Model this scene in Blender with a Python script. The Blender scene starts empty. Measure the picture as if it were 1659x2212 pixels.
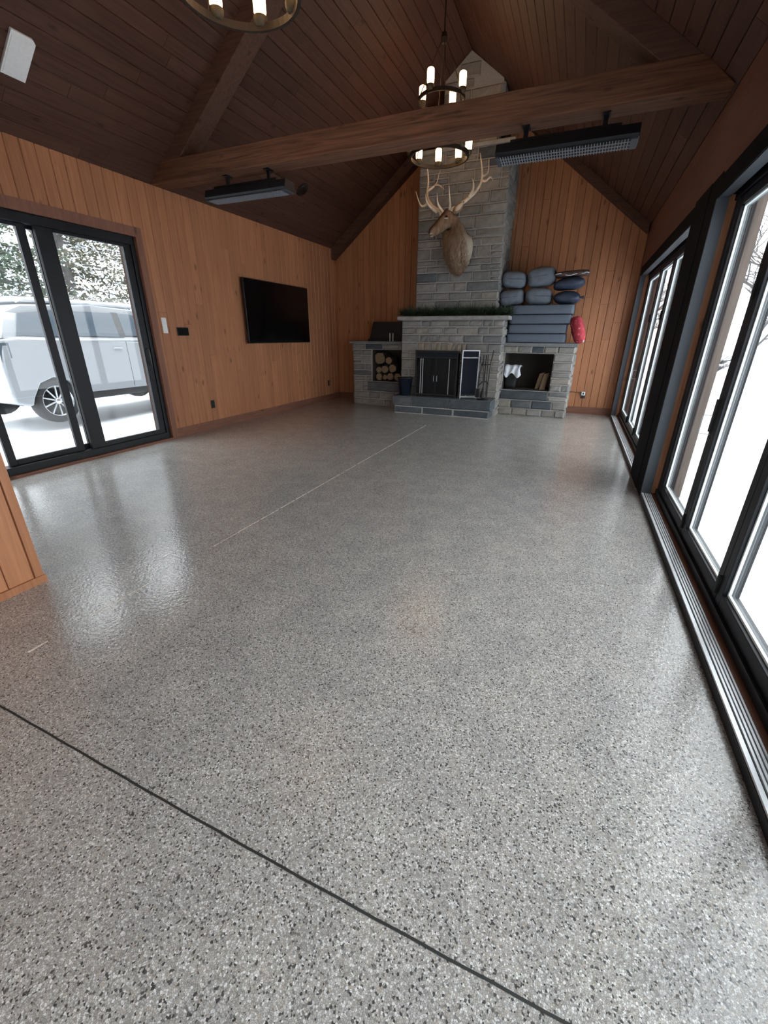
import bpy, bmesh, math, random
import numpy as np
from mathutils import Vector, Matrix, noise as mnoise

S = bpy.context.scene
COL = S.collection
R = random.Random(7)

# ------------------------------------------------------------------ camera
FPX, PITCH, YAW, ROLL = 906.9, 0.3977, 0.4051, 0.0073
CAM = Vector((0.0, 0.0, 1.35))
cy_, sy_, cp_, sp_ = math.cos(YAW), math.sin(YAW), math.cos(PITCH), math.sin(PITCH)
FWD = Vector((-sy_ * cp_, cy_ * cp_, -sp_))
RGT0 = Vector((cy_, sy_, 0)); UP0 = RGT0.cross(FWD)
RGT = RGT0 * math.cos(ROLL) + UP0 * math.sin(ROLL)
UPV = UP0 * math.cos(ROLL) - RGT0 * math.sin(ROLL)
cd = bpy.data.cameras.new('camera'); cam = bpy.data.objects.new('camera', cd); COL.objects.link(cam)
cd.sensor_fit = 'HORIZONTAL'; cd.sensor_width = 36.0; cd.lens = FPX / 1659.0 * 36.0
cd.clip_start = 0.02; cd.clip_end = 400
M = Matrix(((RGT.x, UPV.x, -FWD.x, CAM.x), (RGT.y, UPV.y, -FWD.y, CAM.y), (RGT.z, UPV.z, -FWD.z, CAM.z), (0, 0, 0, 1)))
cam.matrix_world = M
S.camera = cam

def W(u, v, y):
    """point of the photo's pixel (u, v) on the plane at depth y (metres into the room)"""
    d = FWD * FPX + RGT * (u - 829.5) - UPV * (v - 1106.0)
    return CAM + d * (y / d.y)

# ------------------------------------------------------------------ world, exposure
wd = bpy.data.worlds.new('overcast_sky'); S.world = wd; wd.use_nodes = True
bg = wd.node_tree.nodes['Background']
bg.inputs[0].default_value = (0.89, 0.945, 1.0, 1); bg.inputs[1].default_value = 2.4
S.view_settings.view_transform = 'Standard'; S.view_settings.look = 'None'
S.view_settings.gamma = 1.0; S.view_settings.use_curve_mapping = False
S.view_settings.exposure = 1.22
S.cycles.use_denoising = True
S.cycles.max_bounces = 8; S.cycles.diffuse_bounces = 5; S.cycles.glossy_bounces = 3
S.cycles.use_adaptive_sampling = True; S.cycles.adaptive_threshold = .04
S.cycles.transparent_max_bounces = 16; S.cycles.transmission_bounces = 6
S.cycles.sample_clamp_indirect = 8.0
S.cycles.caustics_reflective = False; S.cycles.caustics_refractive = False

# ------------------------------------------------------------------ materials
def newmat(name):
    m = bpy.data.materials.new(name); m.use_nodes = True
    nt = m.node_tree
    return m, nt, nt.nodes['Principled BSDF']
def N(nt, t, **kw):
    n = nt.nodes.new(t)
    for k, v in kw.items(): setattr(n, k, v)
    return n
def ramp(nt, stops, interp='LINEAR'):
    r = N(nt, 'ShaderNodeValToRGB'); e = r.color_ramp.elements; r.color_ramp.interpolation = interp
    while len(e) > 1: e.remove(e[-1])
    e[0].position, e[0].color = stops[0][0], (*stops[0][1], 1)
    for p, c in stops[1:]:
        x = e.new(p); x.color = (*c, 1)
    return r
def plain(name, col, rough=.5, metal=0., spec=.5, var=0.0, bump=0.0, bscale=60., coat=0.):
    m, nt, b = newmat(name)
    b.inputs['Roughness'].default_value = rough; b.inputs['Metallic'].default_value = metal
    b.inputs['Specular IOR Level'].default_value = spec; b.inputs['Coat Weight'].default_value = coat
    tc = N(nt, 'ShaderNodeTexCoord'); nz = N(nt, 'ShaderNodeTexNoise')
    nz.inputs['Scale'].default_value = bscale; nz.inputs['Detail'].default_value = 3
    nt.links.new(tc.outputs['Object'], nz.inputs['Vector'])
    v = max(var, .04)
    rp = ramp(nt, [(.3, tuple(c * (1 - v) for c in col)), (.7, tuple(min(1, c * (1 + v)) for c in col))])
    nt.links.new(nz.outputs['Fac'], rp.inputs[0]); nt.links.new(rp.outputs[0], b.inputs['Base Color'])
    if bump:
        bp = N(nt, 'ShaderNodeBump'); bp.inputs['Strength'].default_value = bump; bp.inputs['Distance'].default_value = .01
        nt.links.new(nz.outputs['Fac'], bp.inputs['Height']); nt.links.new(bp.outputs[0], b.inputs['Normal'])
    return m
def wood(name, dark, light, axis='Z', rough=.55, knots=True, spec=.35, vary=.28):
    m, nt, b = newmat(name); L = nt.links.new
    tc = N(nt, 'ShaderNodeTexCoord'); oi = N(nt, 'ShaderNodeObjectInfo')
    mul = N(nt, 'ShaderNodeMath', operation='MULTIPLY'); mul.inputs[1].default_value = 37.0
    L(oi.outputs['Random'], mul.inputs[0])
    cb = N(nt, 'ShaderNodeCombineXYZ')
    for i in range(3): L(mul.outputs[0], cb.inputs[i])
    add = N(nt, 'ShaderNodeVectorMath', operation='ADD'); L(tc.outputs['Object'], add.inputs[0]); L(cb.outputs[0], add.inputs[1])
    sc = {'X': (1.2, 26, 26), 'Y': (26, 1.2, 26), 'Z': (26, 26, 1.2)}[axis]
    mp = N(nt, 'ShaderNodeMapping'); mp.inputs['Scale'].default_value = sc; L(add.outputs[0], mp.inputs['Vector'])
    nz = N(nt, 'ShaderNodeTexNoise'); nz.inputs['Scale'].default_value = 1.6; nz.inputs['Detail'].default_value = 5
    nz.inputs['Distortion'].default_value = .9; L(mp.outputs[0], nz.inputs['Vector'])
    rp = ramp(nt, [(.28, dark), (.72, light)]); L(nz.outputs['Fac'], rp.inputs[0])
    col = rp.outputs[0]
    if knots:
        ks = {'X': (3.2, 7.5, 7.5), 'Y': (7.5, 3.2, 7.5), 'Z': (7.5, 7.5, 3.2)}[axis]
        mk = N(nt, 'ShaderNodeMapping'); mk.inputs['Scale'].default_value = tuple(k * .8 for k in ks); L(add.outputs[0], mk.inputs['Vector'])
        vo = N(nt, 'ShaderNodeTexVoronoi'); vo.inputs['Scale'].default_value = 1.0; L(mk.outputs[0], vo.inputs['Vector'])
        kr = ramp(nt, [(.06, (1, 1, 1)), (.15, (0, 0, 0))]); L(vo.outputs['Distance'], kr.inputs[0])
        mx = N(nt, 'ShaderNodeMixRGB'); mx.inputs[2].default_value = (*[d * .42 for d in dark], 1)
        mf = N(nt, 'ShaderNodeMath', operation='MULTIPLY'); mf.inputs[1].default_value = .75
        L(kr.outputs[0], mf.inputs[0]); L(mf.outputs[0], mx.inputs[0]); L(col, mx.inputs[1]); col = mx.outputs[0]
    hs = N(nt, 'ShaderNodeHueSaturation')
    mr = N(nt, 'ShaderNodeMapRange'); mr.inputs[3].default_value = 1 - vary; mr.inputs[4].default_value = 1 + vary * .8
    L(oi.outputs['Random'], mr.inputs[0]); L(mr.outputs[0], hs.inputs['Value']); L(col, hs.inputs['Color'])
    L(hs.outputs[0], b.inputs['Base Color'])
    b.inputs['Roughness'].default_value = rough; b.inputs['Specular IOR Level'].default_value = spec
    bp = N(nt, 'ShaderNodeBump'); bp.inputs['Strength'].default_value = .12; bp.inputs['Distance'].default_value = .004
    L(nz.outputs['Fac'], bp.inputs['Height']); L(bp.outputs[0], b.inputs['Normal'])
    return m
def stone(name, stops, rough=.85, bump=.6):
    m, nt, b = newmat(name); L = nt.links.new
    tc = N(nt, 'ShaderNodeTexCoord'); oi = N(nt, 'ShaderNodeObjectInfo')
    r0 = ramp(nt, stops); L(oi.outputs['Random'], r0.inputs[0])
    nz = N(nt, 'ShaderNodeTexNoise'); nz.inputs['Scale'].default_value = 9; nz.inputs['Detail'].default_value = 6; nz.inputs['Roughness'].default_value = .65
    L(tc.outputs['Object'], nz.inputs['Vector'])
    r1 = ramp(nt, [(.3, (.72, .72, .74)), (.55, (1, 1, 1)), (.75, (1.22, 1.2, 1.16))]); L(nz.outputs['Fac'], r1.inputs[0])
    mx = N(nt, 'ShaderNodeMixRGB', blend_type='MULTIPLY'); mx.inputs[0].default_value = 1
    L(r0.outputs[0], mx.inputs[1]); L(r1.outputs[0], mx.inputs[2]); L(mx.outputs[0], b.inputs['Base Color'])
    n2 = N(nt, 'ShaderNodeTexNoise'); n2.inputs['Scale'].default_value = 28; n2.inputs['Detail'].default_value = 5
    L(tc.outputs['Object'], n2.inputs['Vector'])
    bp = N(nt, 'ShaderNodeBump'); bp.inputs['Strength'].default_value = bump; bp.inputs['Distance'].default_value = .012
    L(n2.outputs['Fac'], bp.inputs['Height']); L(bp.outputs[0], b.inputs['Normal'])
    b.inputs['Roughness'].default_value = rough; b.inputs['Specular IOR Level'].default_value = .25
    return m

MAT = {}
MAT['wall_wood'] = wood('honey_pine_boards', (.34, .140, .066), (.46, .205, .100), 'Z', .5, vary=.11)
MAT['trim_wood'] = wood('stained_trim_wood', (.17, .075, .050), (.25, .112, .070), 'Z', .55, vary=.08)
MAT['trim_wood_y'] = wood('stained_trim_wood_along', (.17, .075, .050), (.25, .112, .070), 'Y', .55, vary=.08)
MAT['trim_wood_x'] = wood('stained_trim_wood_across', (.17, .075, .050), (.25, .112, .070), 'X', .55, vary=.08)
MAT['ceil_wood'] = wood('dark_ceiling_boards', (.060, .027, .019), (.096, .043, .031), 'Y', .6, vary=.16)
MAT['beam_wood'] = wood('rough_sawn_beam', (.060, .025, .014), (.185, .080, .042), 'X', .8, vary=.05)
MAT['wood_core'] = plain('dark_groove_backing', (.035, .014, .008), .9)
MAT['header_wood'] = wood('header_board_wood', (.11, .046, .030), (.16, .066, .042), 'Y', .6, knots=False, vary=.05)
MAT['black_metal'] = plain('black_powder_coat', (.008, .009, .012), .45, 0, .3)
MAT['black_matte'] = plain('matte_black_paint', (.006, .006, .007), .85, 0, .12)
MAT['steel_dark'] = plain('dark_steel', (.055, .063, .074), .5, .2, .4)
MAT['black_plastic'] = plain('black_plastic', (.010, .010, .011), .45)
MAT['alu'] = plain('brushed_aluminium', (.80, .83, .85), .4, .35)
MAT['white_plastic'] = plain('white_plastic', (.80, .82, .82), .4)
MAT['screen'] = plain('switched_off_screen', (.004, .004, .005), .12, 0, .5)
MAT['bead'] = plain('pale_glazing_spacer', (.78, .84, .85), .4)
STG = [(0, (.165, .17, .17)), (.12, (.205, .203, .195)), (.5, (.25, .238, .220)), (.75, (.285, .272, .255)), (.9, (.30, .275, .24)), (1, (.19, .19, .187))]
MAT['stone'] = stone('ashlar_limestone', STG)
MAT['stone_dark'] = stone('dark_rock_faced_stone', [(0, (.075, .088, .100)), (.5, (.105, .12, .13)), (1, (.14, .145, .15))], .8, 1.0)
MAT['stone_pale'] = stone('pale_sawn_slab', [(0, (.32, .31, .30)), (1, (.38, .36, .34))], .7, .3)
MAT['stone_counter'] = stone('grey_counter_slab', [(0, (.17, .18, .19)), (1, (.22, .225, .23))], .7, .4)
MAT['mortar'] = plain('mortar', (.37, .36, .345), .95, var=.12)
MAT['soot'] = plain('sooty_firebrick', (.018, .016, .015), .95, var=.3)
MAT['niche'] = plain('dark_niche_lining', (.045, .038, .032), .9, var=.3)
MAT['iron'] = plain('blackened_iron', (.014, .014, .015), .5, .4)
MAT['bronze'] = plain('aged_bronze', (.030, .020, .014), .6, .2)
MAT['cup'] = plain('candle_cup_bronze', (.06, .045, .024), .6, .1)

def glass_mat(name, tint=(1, 1, 1), rough=0.0):
    m, nt, b = newmat(name); nt.nodes.remove(b); L = nt.links.new
    out = nt.nodes['Material Output']
    tr = N(nt, 'ShaderNodeBsdfTransparent'); tr.inputs[0].default_value = (*tint, 1)
    gl = N(nt, 'ShaderNodeBsdfGlossy'); gl.inputs['Roughness'].default_value = rough
    lw = N(nt, 'ShaderNodeLayerWeight'); lw.inputs['Blend'].default_value = .5
    pw = N(nt, 'ShaderNodeMath', operation='POWER'); pw.inputs[1].default_value = 5; L(lw.outputs['Facing'], pw.inputs[0])
    fr = N(nt, 'ShaderNodeMath', operation='MULTIPLY_ADD'); fr.inputs[1].default_value = .93; fr.inputs[2].default_value = .03; L(pw.outputs[0], fr.inputs[0])
    mx = N(nt, 'ShaderNodeMixShader')
    L(fr.outputs[0], mx.inputs[0]); L(tr.outputs[0], mx.inputs[1]); L(gl.outputs[0], mx.inputs[2]); L(mx.outputs[0], out.inputs[0])
    return m
MAT['glass'] = glass_mat('window_glass', (.965, .97, .965))

def emit_mat(name, col, s):
    m, nt, b = newmat(name)
    b.inputs['Base Color'].default_value = (.8, .7, .55, 1)
    b.inputs['Emission Color'].default_value = (*col, 1); b.inputs['Emission Strength'].default_value = s
    return m
MAT['lamp'] = emit_mat('lit_frosted_glass', (1.0, .60, .28), 4.2)

def floor_mat():
    m, nt, b = newmat('glossy_pebble_epoxy'); L = nt.links.new
    tc = N(nt, 'ShaderNodeTexCoord')
    v = N(nt, 'ShaderNodeTexVoronoi'); v.inputs['Scale'].default_value = 210; v.inputs['Randomness'].default_value = 1
    L(tc.outputs['Object'], v.inputs['Vector'])
    sep = N(nt, 'ShaderNodeSeparateColor'); L(v.outputs['Color'], sep.inputs[0])
    rc = ramp(nt, [(0, (.05, .050, .050)), (.05, (.11, .108, .104)), (.09, (.335, .322, .30)), (.35, (.445, .43, .402)), (.6, (.525, .51, .482)),
                   (.70, (.46, .40, .335)), (.76, (.575, .565, .54)), (.97, (.785, .775, .755))])
    L(sep.outputs[0], rc.inputs[0])
    # dark crevices between pebbles
    v2 = N(nt, 'ShaderNodeTexVoronoi', feature='DISTANCE_TO_EDGE'); v2.inputs['Scale'].default_value = 210
    L(tc.outputs['Object'], v2.inputs['Vector'])
    re = ramp(nt, [(.0, (.28, .28, .29)), (.13, (1, 1, 1))]); L(v2.outputs['Distance'], re.inputs[0])
    mx = N(nt, 'ShaderNodeMixRGB', blend_type='MULTIPLY'); mx.inputs[0].default_value = .8
    L(rc.outputs[0], mx.inputs[1]); L(re.outputs[0], mx.inputs[2])
    # bigger sparse dark stones
    v3 = N(nt, 'ShaderNodeTexVoronoi'); v3.inputs['Scale'].default_value = 70; L(tc.outputs['Object'], v3.inputs['Vector'])
    r3 = ramp(nt, [(.10, (1, 1, 1)), (.16, (0, 0, 0))]); L(v3.outputs['Distance'], r3.inputs[0])
    m3 = N(nt, 'ShaderNodeMixRGB'); m3.inputs[2].default_value = (.030, .030, .032, 1)
    L(r3.outputs[0], m3.inputs[0]); L(mx.outputs[0], m3.inputs[1])
    # slow blotches
    nz = N(nt, 'ShaderNodeTexNoise'); nz.inputs['Scale'].default_value = 5; nz.inputs['Detail'].default_value = 5
    L(tc.outputs['Object'], nz.inputs['Vector'])
    rn = ramp(nt, [(.3, (.86, .86, .87)), (.7, (1.08, 1.07, 1.05))]); L(nz.outputs['Fac'], rn.inputs[0])
    m4 = N(nt, 'ShaderNodeMixRGB', blend_type='MULTIPLY'); m4.inputs[0].default_value = 1
    L(m3.outputs[0], m4.inputs[1]); L(rn.outputs[0], m4.inputs[2]); L(m4.outputs[0], b.inputs['Base Color'])
    b.inputs['Roughness'].default_value = .5; b.inputs['Specular IOR Level'].default_value = .3
    b.inputs['Coat Weight'].default_value = 1.0; b.inputs['Coat Roughness'].default_value = .10; b.inputs['Coat IOR'].default_value = 1.5
    n2 = N(nt, 'ShaderNodeTexNoise'); n2.inputs['Scale'].default_value = 55; n2.inputs['Detail'].default_value = 2
    L(tc.outputs['Object'], n2.inputs['Vector'])
    bp = N(nt, 'ShaderNodeBump'); bp.inputs['Strength'].default_value = .22; bp.inputs['Distance'].default_value = .006
    L(n2.outputs['Fac'], bp.inputs['Height']); L(bp.outputs[0], b.inputs['Coat Normal']); L(bp.outputs[0], b.inputs['Normal'])
    return m
MAT['floor'] = floor_mat()
MAT['snow'] = plain('fresh_snow', (.86, .89, .93), .75, 0, .3, var=.03, bump=.3, bscale=3.)
MAT['bark'] = plain('winter_bark', (.13, .12, .118), .9, var=.3, bump=.5, bscale=12)
MAT['needle'] = plain('evergreen_foliage', (.075, .105, .070), .85, var=.45, bscale=2)
MAT['needle_b'] = plain('olive_foliage', (.12, .115, .075), .85, var=.45, bscale=2)

# ------------------------------------------------------------------ mesh helpers
class MB:
    def __init__(self): self.v = []; self.f = []
    def box(self, a, b):
        x0, y0, z0 = a; x1, y1, z1 = b; n = len(self.v)
        self.v += [(x0, y0, z0), (x1, y0, z0), (x1, y1, z0), (x0, y1, z0), (x0, y0, z1), (x1, y0, z1), (x1, y1, z1), (x0, y1, z1)]
        self.f += [tuple(n + i for i in q) for q in ((0, 3, 2, 1), (4, 5, 6, 7), (0, 1, 5, 4), (1, 2, 6, 5), (2, 3, 7, 6), (3, 0, 4, 7))]
        return self
    def prism(self, poly, vec):
        """poly: list of 3-D points, extruded by vec"""
        n = len(self.v); k = len(poly); vec = Vector(vec)
        self.v += [tuple(p) for p in poly] + [tuple(Vector(p) + vec) for p in poly]
        self.f.append(tuple(n + i for i in range(k))[::-1]); self.f.append(tuple(n + k + i for i in range(k)))
        for i in range(k):
            j = (i + 1) % k; self.f.append((n + i, n + j, n + k + j, n + k + i))
        return self
    def tube(self, pts, rad, seg=8, cap=True):
        pts = [Vector(p) for p in pts]
        if not hasattr(rad, '__len__'): rad = [rad] * len(pts)
        n0 = len(self.v); prev = None
        for i, p in enumerate(pts):
            t = (pts[min(i + 1, len(pts) - 1)] - pts[max(i - 1, 0)])
            if t.length < 1e-9: t = Vector((0, 0, 1))
            t.normalize()
            if prev is None:
                a = t.orthogonal().normalized()
            else:
                a = (prev - t * prev.dot(t))
                a = a.normalized() if a.length > 1e-6 else t.orthogonal().normalized()
            prev = a; b = t.cross(a)
            for k in range(seg):
                th = 2 * math.pi * k / seg
                self.v.append(tuple(p + (a * math.cos(th) + b * math.sin(th)) * rad[i]))
        for i in range(len(pts) - 1):
            for k in range(seg):
                k2 = (k + 1) % seg
                self.f.append((n0 + i * seg + k, n0 + i * seg + k2, n0 + (i + 1) * seg + k2, n0 + (i + 1) * seg + k))
        if cap:
            self.f.append(tuple(n0 + k for k in range(seg))[::-1]); e = n0 + (len(pts) - 1) * seg
            self.f.append(tuple(e + k for k in range(seg)))
        return self
    def lathe(self, prof, seg=20, c=(0, 0, 0), cap=True):
        n0 = len(self.v)
        for r, z in prof:
            for k in range(seg):
                th = 2 * math.pi * k / seg
                self.v.append((c[0] + r * math.cos(th), c[1] + r * math.sin(th), c[2] + z))
        for i in range(len(prof) - 1):
            for k in range(seg):
                k2 = (k + 1) % seg
                self.f.append((n0 + i * seg + k, n0 + i * seg + k2, n0 + (i + 1) * seg + k2, n0 + (i + 1) * seg + k))
        if cap:
            self.f.append(tuple(n0 + k for k in range(seg))[::-1]); e = n0 + (len(prof) - 1) * seg
            self.f.append(tuple(e + k for k in range(seg)))
        return self
    def rings(self, rings, cap=True):
        n0 = len(self.v); seg = len(rings[0])
        for r in rings: self.v += [tuple(p) for p in r]
        for i in range(len(rings) - 1):
            for k in range(seg):
                k2 = (k + 1) % seg
                self.f.append((n0 + i * seg + k, n0 + i * seg + k2, n0 + (i + 1) * seg + k2, n0 + (i + 1) * seg + k))
        if cap:
            self.f.append(tuple(n0 + k for k in range(seg))[::-1]); e = n0 + (len(rings) - 1) * seg
            self.f.append(tuple(e + k for k in range(seg)))
        return self
    def torus(self, c, rmaj, rx, rz, seg=40):
        """flat band ring: rectangular section"""
        n0 = len(self.v)
        for i in range(seg):
            th = 2 * math.pi * i / seg; cs, sn = math.cos(th), math.sin(th)
            for dr, dz in ((-rx, -rz), (rx, -rz), (rx, rz), (-rx, rz)):
                self.v.append((c[0] + (rmaj + dr) * cs, c[1] + (rmaj + dr) * sn, c[2] + dz))
        for i in range(seg):
            j = (i + 1) % seg
            for k in range(4):
                k2 = (k + 1) % 4
                self.f.append((n0 + i * 4 + k, n0 + j * 4 + k, n0 + j * 4 + k2, n0 + i * 4 + k2))
        return self
    def mesh(self, name, smooth=False):
        me = bpy.data.meshes.new(name); me.from_pydata(self.v, [], self.f); me.update()
        bm = bmesh.new(); bm.from_mesh(me); bmesh.ops.recalc_face_normals(bm, faces=bm.faces); bm.to_mesh(me); bm.free()
        if smooth: me.shade_smooth()
        return me
    def build(self, name, mat, parent=None, loc=(0, 0, 0), smooth=False, bevel=0.0):
        me = self.mesh(name, smooth)
        return link(name, me, mat, parent, loc, bevel)
def link(name, me, mat, parent=None, loc=(0, 0, 0), bevel=0.0):
    o = bpy.data.objects.new(name, me); COL.objects.link(o)
    if mat is not None and not me.materials: me.materials.append(MAT[mat] if isinstance(mat, str) else mat)
    o.location = loc
    if parent is not None: o.parent = parent
    if bevel:
        b = o.modifiers.new('bevel', 'BEVEL'); b.width = bevel; b.segments = 2; b.limit_method = 'ANGLE'
    return o
def tag(o, label, cat, group=None, kind=None):
    o['label'] = label; o['category'] = cat
    if group: o['group'] = group
    if kind: o['kind'] = kind
    return o
def thing(name, label, cat, loc=(0, 0, 0), rz=0.0, group=None):
    o = bpy.data.objects.new(name, None); COL.objects.link(o); o.empty_display_size = .05
    o.location = loc; o.rotation_euler = (0, 0, rz)
    return tag(o, label, cat, group)
def struct(o, label, cat):
    o['kind'] = 'structure'; o['label'] = label; o['category'] = cat
    return o
def box(a, b): return MB().box(a, b)

# ------------------------------------------------------------------ room dimensions (metres)
XL, XR, YB, YN = -5.0, .735, 8.966, -3.2
XM = -2.13; SL = .786; ZL = 2.993; ZRIDGE = ZL + SL * (XM - XL)
def zc(x): return ZL + SL * (x - XL) if x < XM else ZRIDGE - SL * (x - XM)
ZRW = zc(XR)
PX, PY = -2.693, 1.155      # corner of the near partition block
BW = .13                    # board pitch

# ------------------------------------------------------------------ floor
fl = box((XL - .3, YN - .2, -.12), (XR + .30, YB + .2, 0)).build('floor', 'floor')
struct(fl, 'glossy grey pebble epoxy floor running through the whole room', 'floor')
MAT['joint_dark'] = plain('dark_joint_sealant', (.022, .024, .022), .7)
MAT['joint_pale'] = plain('pale_joint_filler', (.80, .71, .62), .6, var=.3, bscale=40)
jd = MB(); NJ = 60
for i in range(NJ + 1):
    x0 = PX + (XR - PX) * i / NJ; yj = .526 + .004 * math.sin(x0 * 2.3) + .0007 * math.sin(x0 * 31)
    jd.v += [(x0, yj - .0034, .0011), (x0, yj + .0034, .0011)]
    if i: jd.f.append((2 * i - 2, 2 * i, 2 * i + 1, 2 * i - 1))
jd.build('control_joint', 'joint_dark', fl)
jp = MB()
y = PY - 1.2
while y < 6.5:
    l = R.uniform(.05, .30)
    if R.random() < (.92 if y > 1.8 else .35): jp.box((-2.100 + R.uniform(-.002, .002), y, 0), (-2.093 + R.uniform(-.002, .002), y + l, .0010))
    y += l + R.uniform(0, .03)
jp.build('seam_line', 'joint_pale', fl)

# ------------------------------------------------------------------ planks
def plank_mesh(name, w, l, axis, slope=None):
    """board with chamfered long edges, centred in width, starting at 0 along its length.
    axis 'Z': upright board, width along x, face towards -y.  slope(x): extra height at the top edge"""
    t, c = .016, .006
    prof = [(-w / 2, 0), (-w / 2, t - c), (-w / 2 + c, t), (w / 2 - c, t), (w / 2, t - c), (w / 2, 0)]
    m = MB(); n = len(prof)
    for e in (0, 1):
        for px, pt in prof:
            top = l + (slope * px if slope else 0)
            m.v.append((px, -pt, 0 if e == 0 else top))
    for i in range(n):
        j = (i + 1) % n; m.f.append((i, j, n + j, n + i))
    m.f.append(tuple(range(n))[::-1]); m.f.append(tuple(range(n, 2 * n)))
    return m.mesh(name)
GAP = .003
# ---- left wall: core with the door opening, and its boards
DY0, DY1, DZ = 1.35, 4.157, 2.40
wl = MB()
wl.box((XL - .30, PY - .3, 0), (XL - .004, DY0, ZL)).box((XL - .30, DY1 + .005, 0), (XL - .004, YB, ZL)).box((XL - .30, DY0, DZ + .005), (XL - .004, DY1 + .005, ZL))
wl = wl.build('wall_left', 'wood_core'); struct(wl, 'long orange pine board wall on the left with the sliding door', 'wall')
def upright(parent, x, y, rz, z0, z1, mat='wall_wood', slope=None, w=BW, cuts=True, rnd=R):
    """one column of vertical boards, split at random butt joints"""
    zs = [z0]
    if cuts and z1 - z0 > 1.2:
        if rnd.random() < .62: zs.append(z0 + (z1 - z0) * rnd.uniform(.15, .85))
        if rnd.random() < .18: zs.append(z0 + (z1 - z0) * rnd.uniform(.15, .85))
    zs = sorted(zs) + [z1]
    for a, b in zip(zs[:-1], zs[1:]):
        last = b == z1
        if b - a < .02: continue
        me = plank_mesh('plank', w - GAP, b - a - (0 if last else .003), 'Z', slope if last else None)
        o = link('plank', me, mat, parent, (x, y, a)); o.rotation_euler = (0, 0, rz)
yy = YB
while yy > PY + .02:
    yc = yy - BW / 2
    if yc - BW / 2 > DY1 + .085: upright(wl, XL, yc, math.pi / 2, .13, ZL + .002)
    elif yc > DY0 - .15: upright(wl, XL, yc, math.pi / 2, DZ + .10, ZL + .002, cuts=False)
    else: upright(wl, XL, yc, math.pi / 2, .13, ZL + .002)
    yy -= BW
upright(wl, XL, DY1 + .1075, math.pi / 2, .13, DZ + .10, w=.045, cuts=False)
bb = box((XL, DY1 + .085, 0), (XL + .020, YB, .13)).build('baseboard_left', 'trim_wood_y'); struct(bb, 'brown stained baseboard along the foot of the left wall', 'baseboard')

# ---- back wall
wb = MB().prism([(XL - .3, YB + .004, 0), (XR + .3, YB + .004, 0), (XR + .3, YB + .004, ZRW), (XM, YB + .004, ZRIDGE + .25), (XL - .3, YB + .004, ZL)], (0, .2, 0)).build('wall_back', 'wood_core')
struct(wb, 'orange pine board gable wall behind the stone fireplace', 'wall')
xx = XR
while xx > XL + .05:
    xc = xx - BW / 2
    if not (-2.72 < xc < -1.60):
        sl = SL if xc < XM else -SL
        upright(wb, xc, YB, 0, .13, zc(xc), slope=sl)
    xx -= BW
bb = box((-.05, YB - .020, 0), (XR, YB, .13)).build('baseboard_back', 'trim_wood_x'); struct(bb, 'brown stained baseboard right of the fireplace', 'baseboard')
bb = box((XL + .02, YB - .020, 0), (-4.30, YB, .13)).build('baseboard_corner', 'trim_wood_x'); struct(bb, 'short brown baseboard in the far left corner beside the fireplace', 'baseboard')

# ---- partition block at the near left
wp = box((XL - .28, YN, 0), (PX - .004, PY - .004, zc(PX))).build('wall_near_left', 'wood_core')
struct(wp, 'orange board wall end at the left edge near the camera', 'wall')
yy = PY - .03
while yy > -.9:
    upright(wp, PX, yy - BW / 2, math.pi / 2, .045, 3.6, cuts=False); yy -= BW
box((PX - .02, PY - .030, 0), (PX + .022, PY + .012, 3.6)).build('corner_board', 'wall_wood', wp)
xx = PX - .06
while xx > XL + .05:
    upright(wp, xx - BW / 2, PY, math.pi, .045, 2.98, cuts=False); xx -= BW
bb = box((PX, -1.2, 0), (PX + .030, PY + .02, .045)).build('baseboard_near', 'wall_wood'); struct(bb, 'low wooden shoe moulding at the foot of the near left wall', 'baseboard')

# ---- wall behind the camera
wf = MB().prism([(XL - .3, YN - .2, 2.36), (XR + .3, YN - .2, 2.36), (XR + .3, YN - .2, ZRW), (XM, YN - .2, ZRIDGE + .1), (XL - .3, YN - .2, ZL)], (0, .2, 0))
wf.box((XL - .3, YN - .2, 0), (-1.75, YN, 2.36)).box((XR - .1, YN - .2, 0), (XR + .3, YN, 2.36))
wf = wf.build('wall_front', 'header_wood'); struct(wf, 'plain wooden wall behind the viewer', 'wall')
fx0, fx1 = -1.75, XR - .1
o = MB().box((fx0, YN - .15, 0), (fx0 + .08, YN - .03, 2.36)).box((fx1 - .08, YN - .15, 0), (fx1, YN - .03, 2.36)).box((fx0 + .08, YN - .15, 2.28), (fx1 - .08, YN - .03, 2.36)).box((fx0 + .08, YN - .15, 0), (fx1 - .08, YN - .03, .09))
o = o.build('door_4', 'black_metal'); struct(o, 'black framed glass door wall behind the viewer', 'door')
for k in range(3):
    wd_ = (fx1 - fx0 - .16) / 3; a = fx0 + .08 + k * wd_
    lf = MB().box((a, YN - .12, .09), (a + .09, YN - .06, 2.28)).box((a + wd_ - .09, YN - .12, .09), (a + wd_, YN - .06, 2.28)).box((a + .09, YN - .12, .09), (a + wd_ - .09, YN - .06, .18)).box((a + .09, YN - .12, 2.22), (a + wd_ - .09, YN - .06, 2.28)).build('door_leaf', 'black_metal', o)
    box((a + .09, YN - .093, .18), (a + wd_ - .09, YN - .087, 2.22)).build('glass_pane', 'glass', lf)

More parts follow.
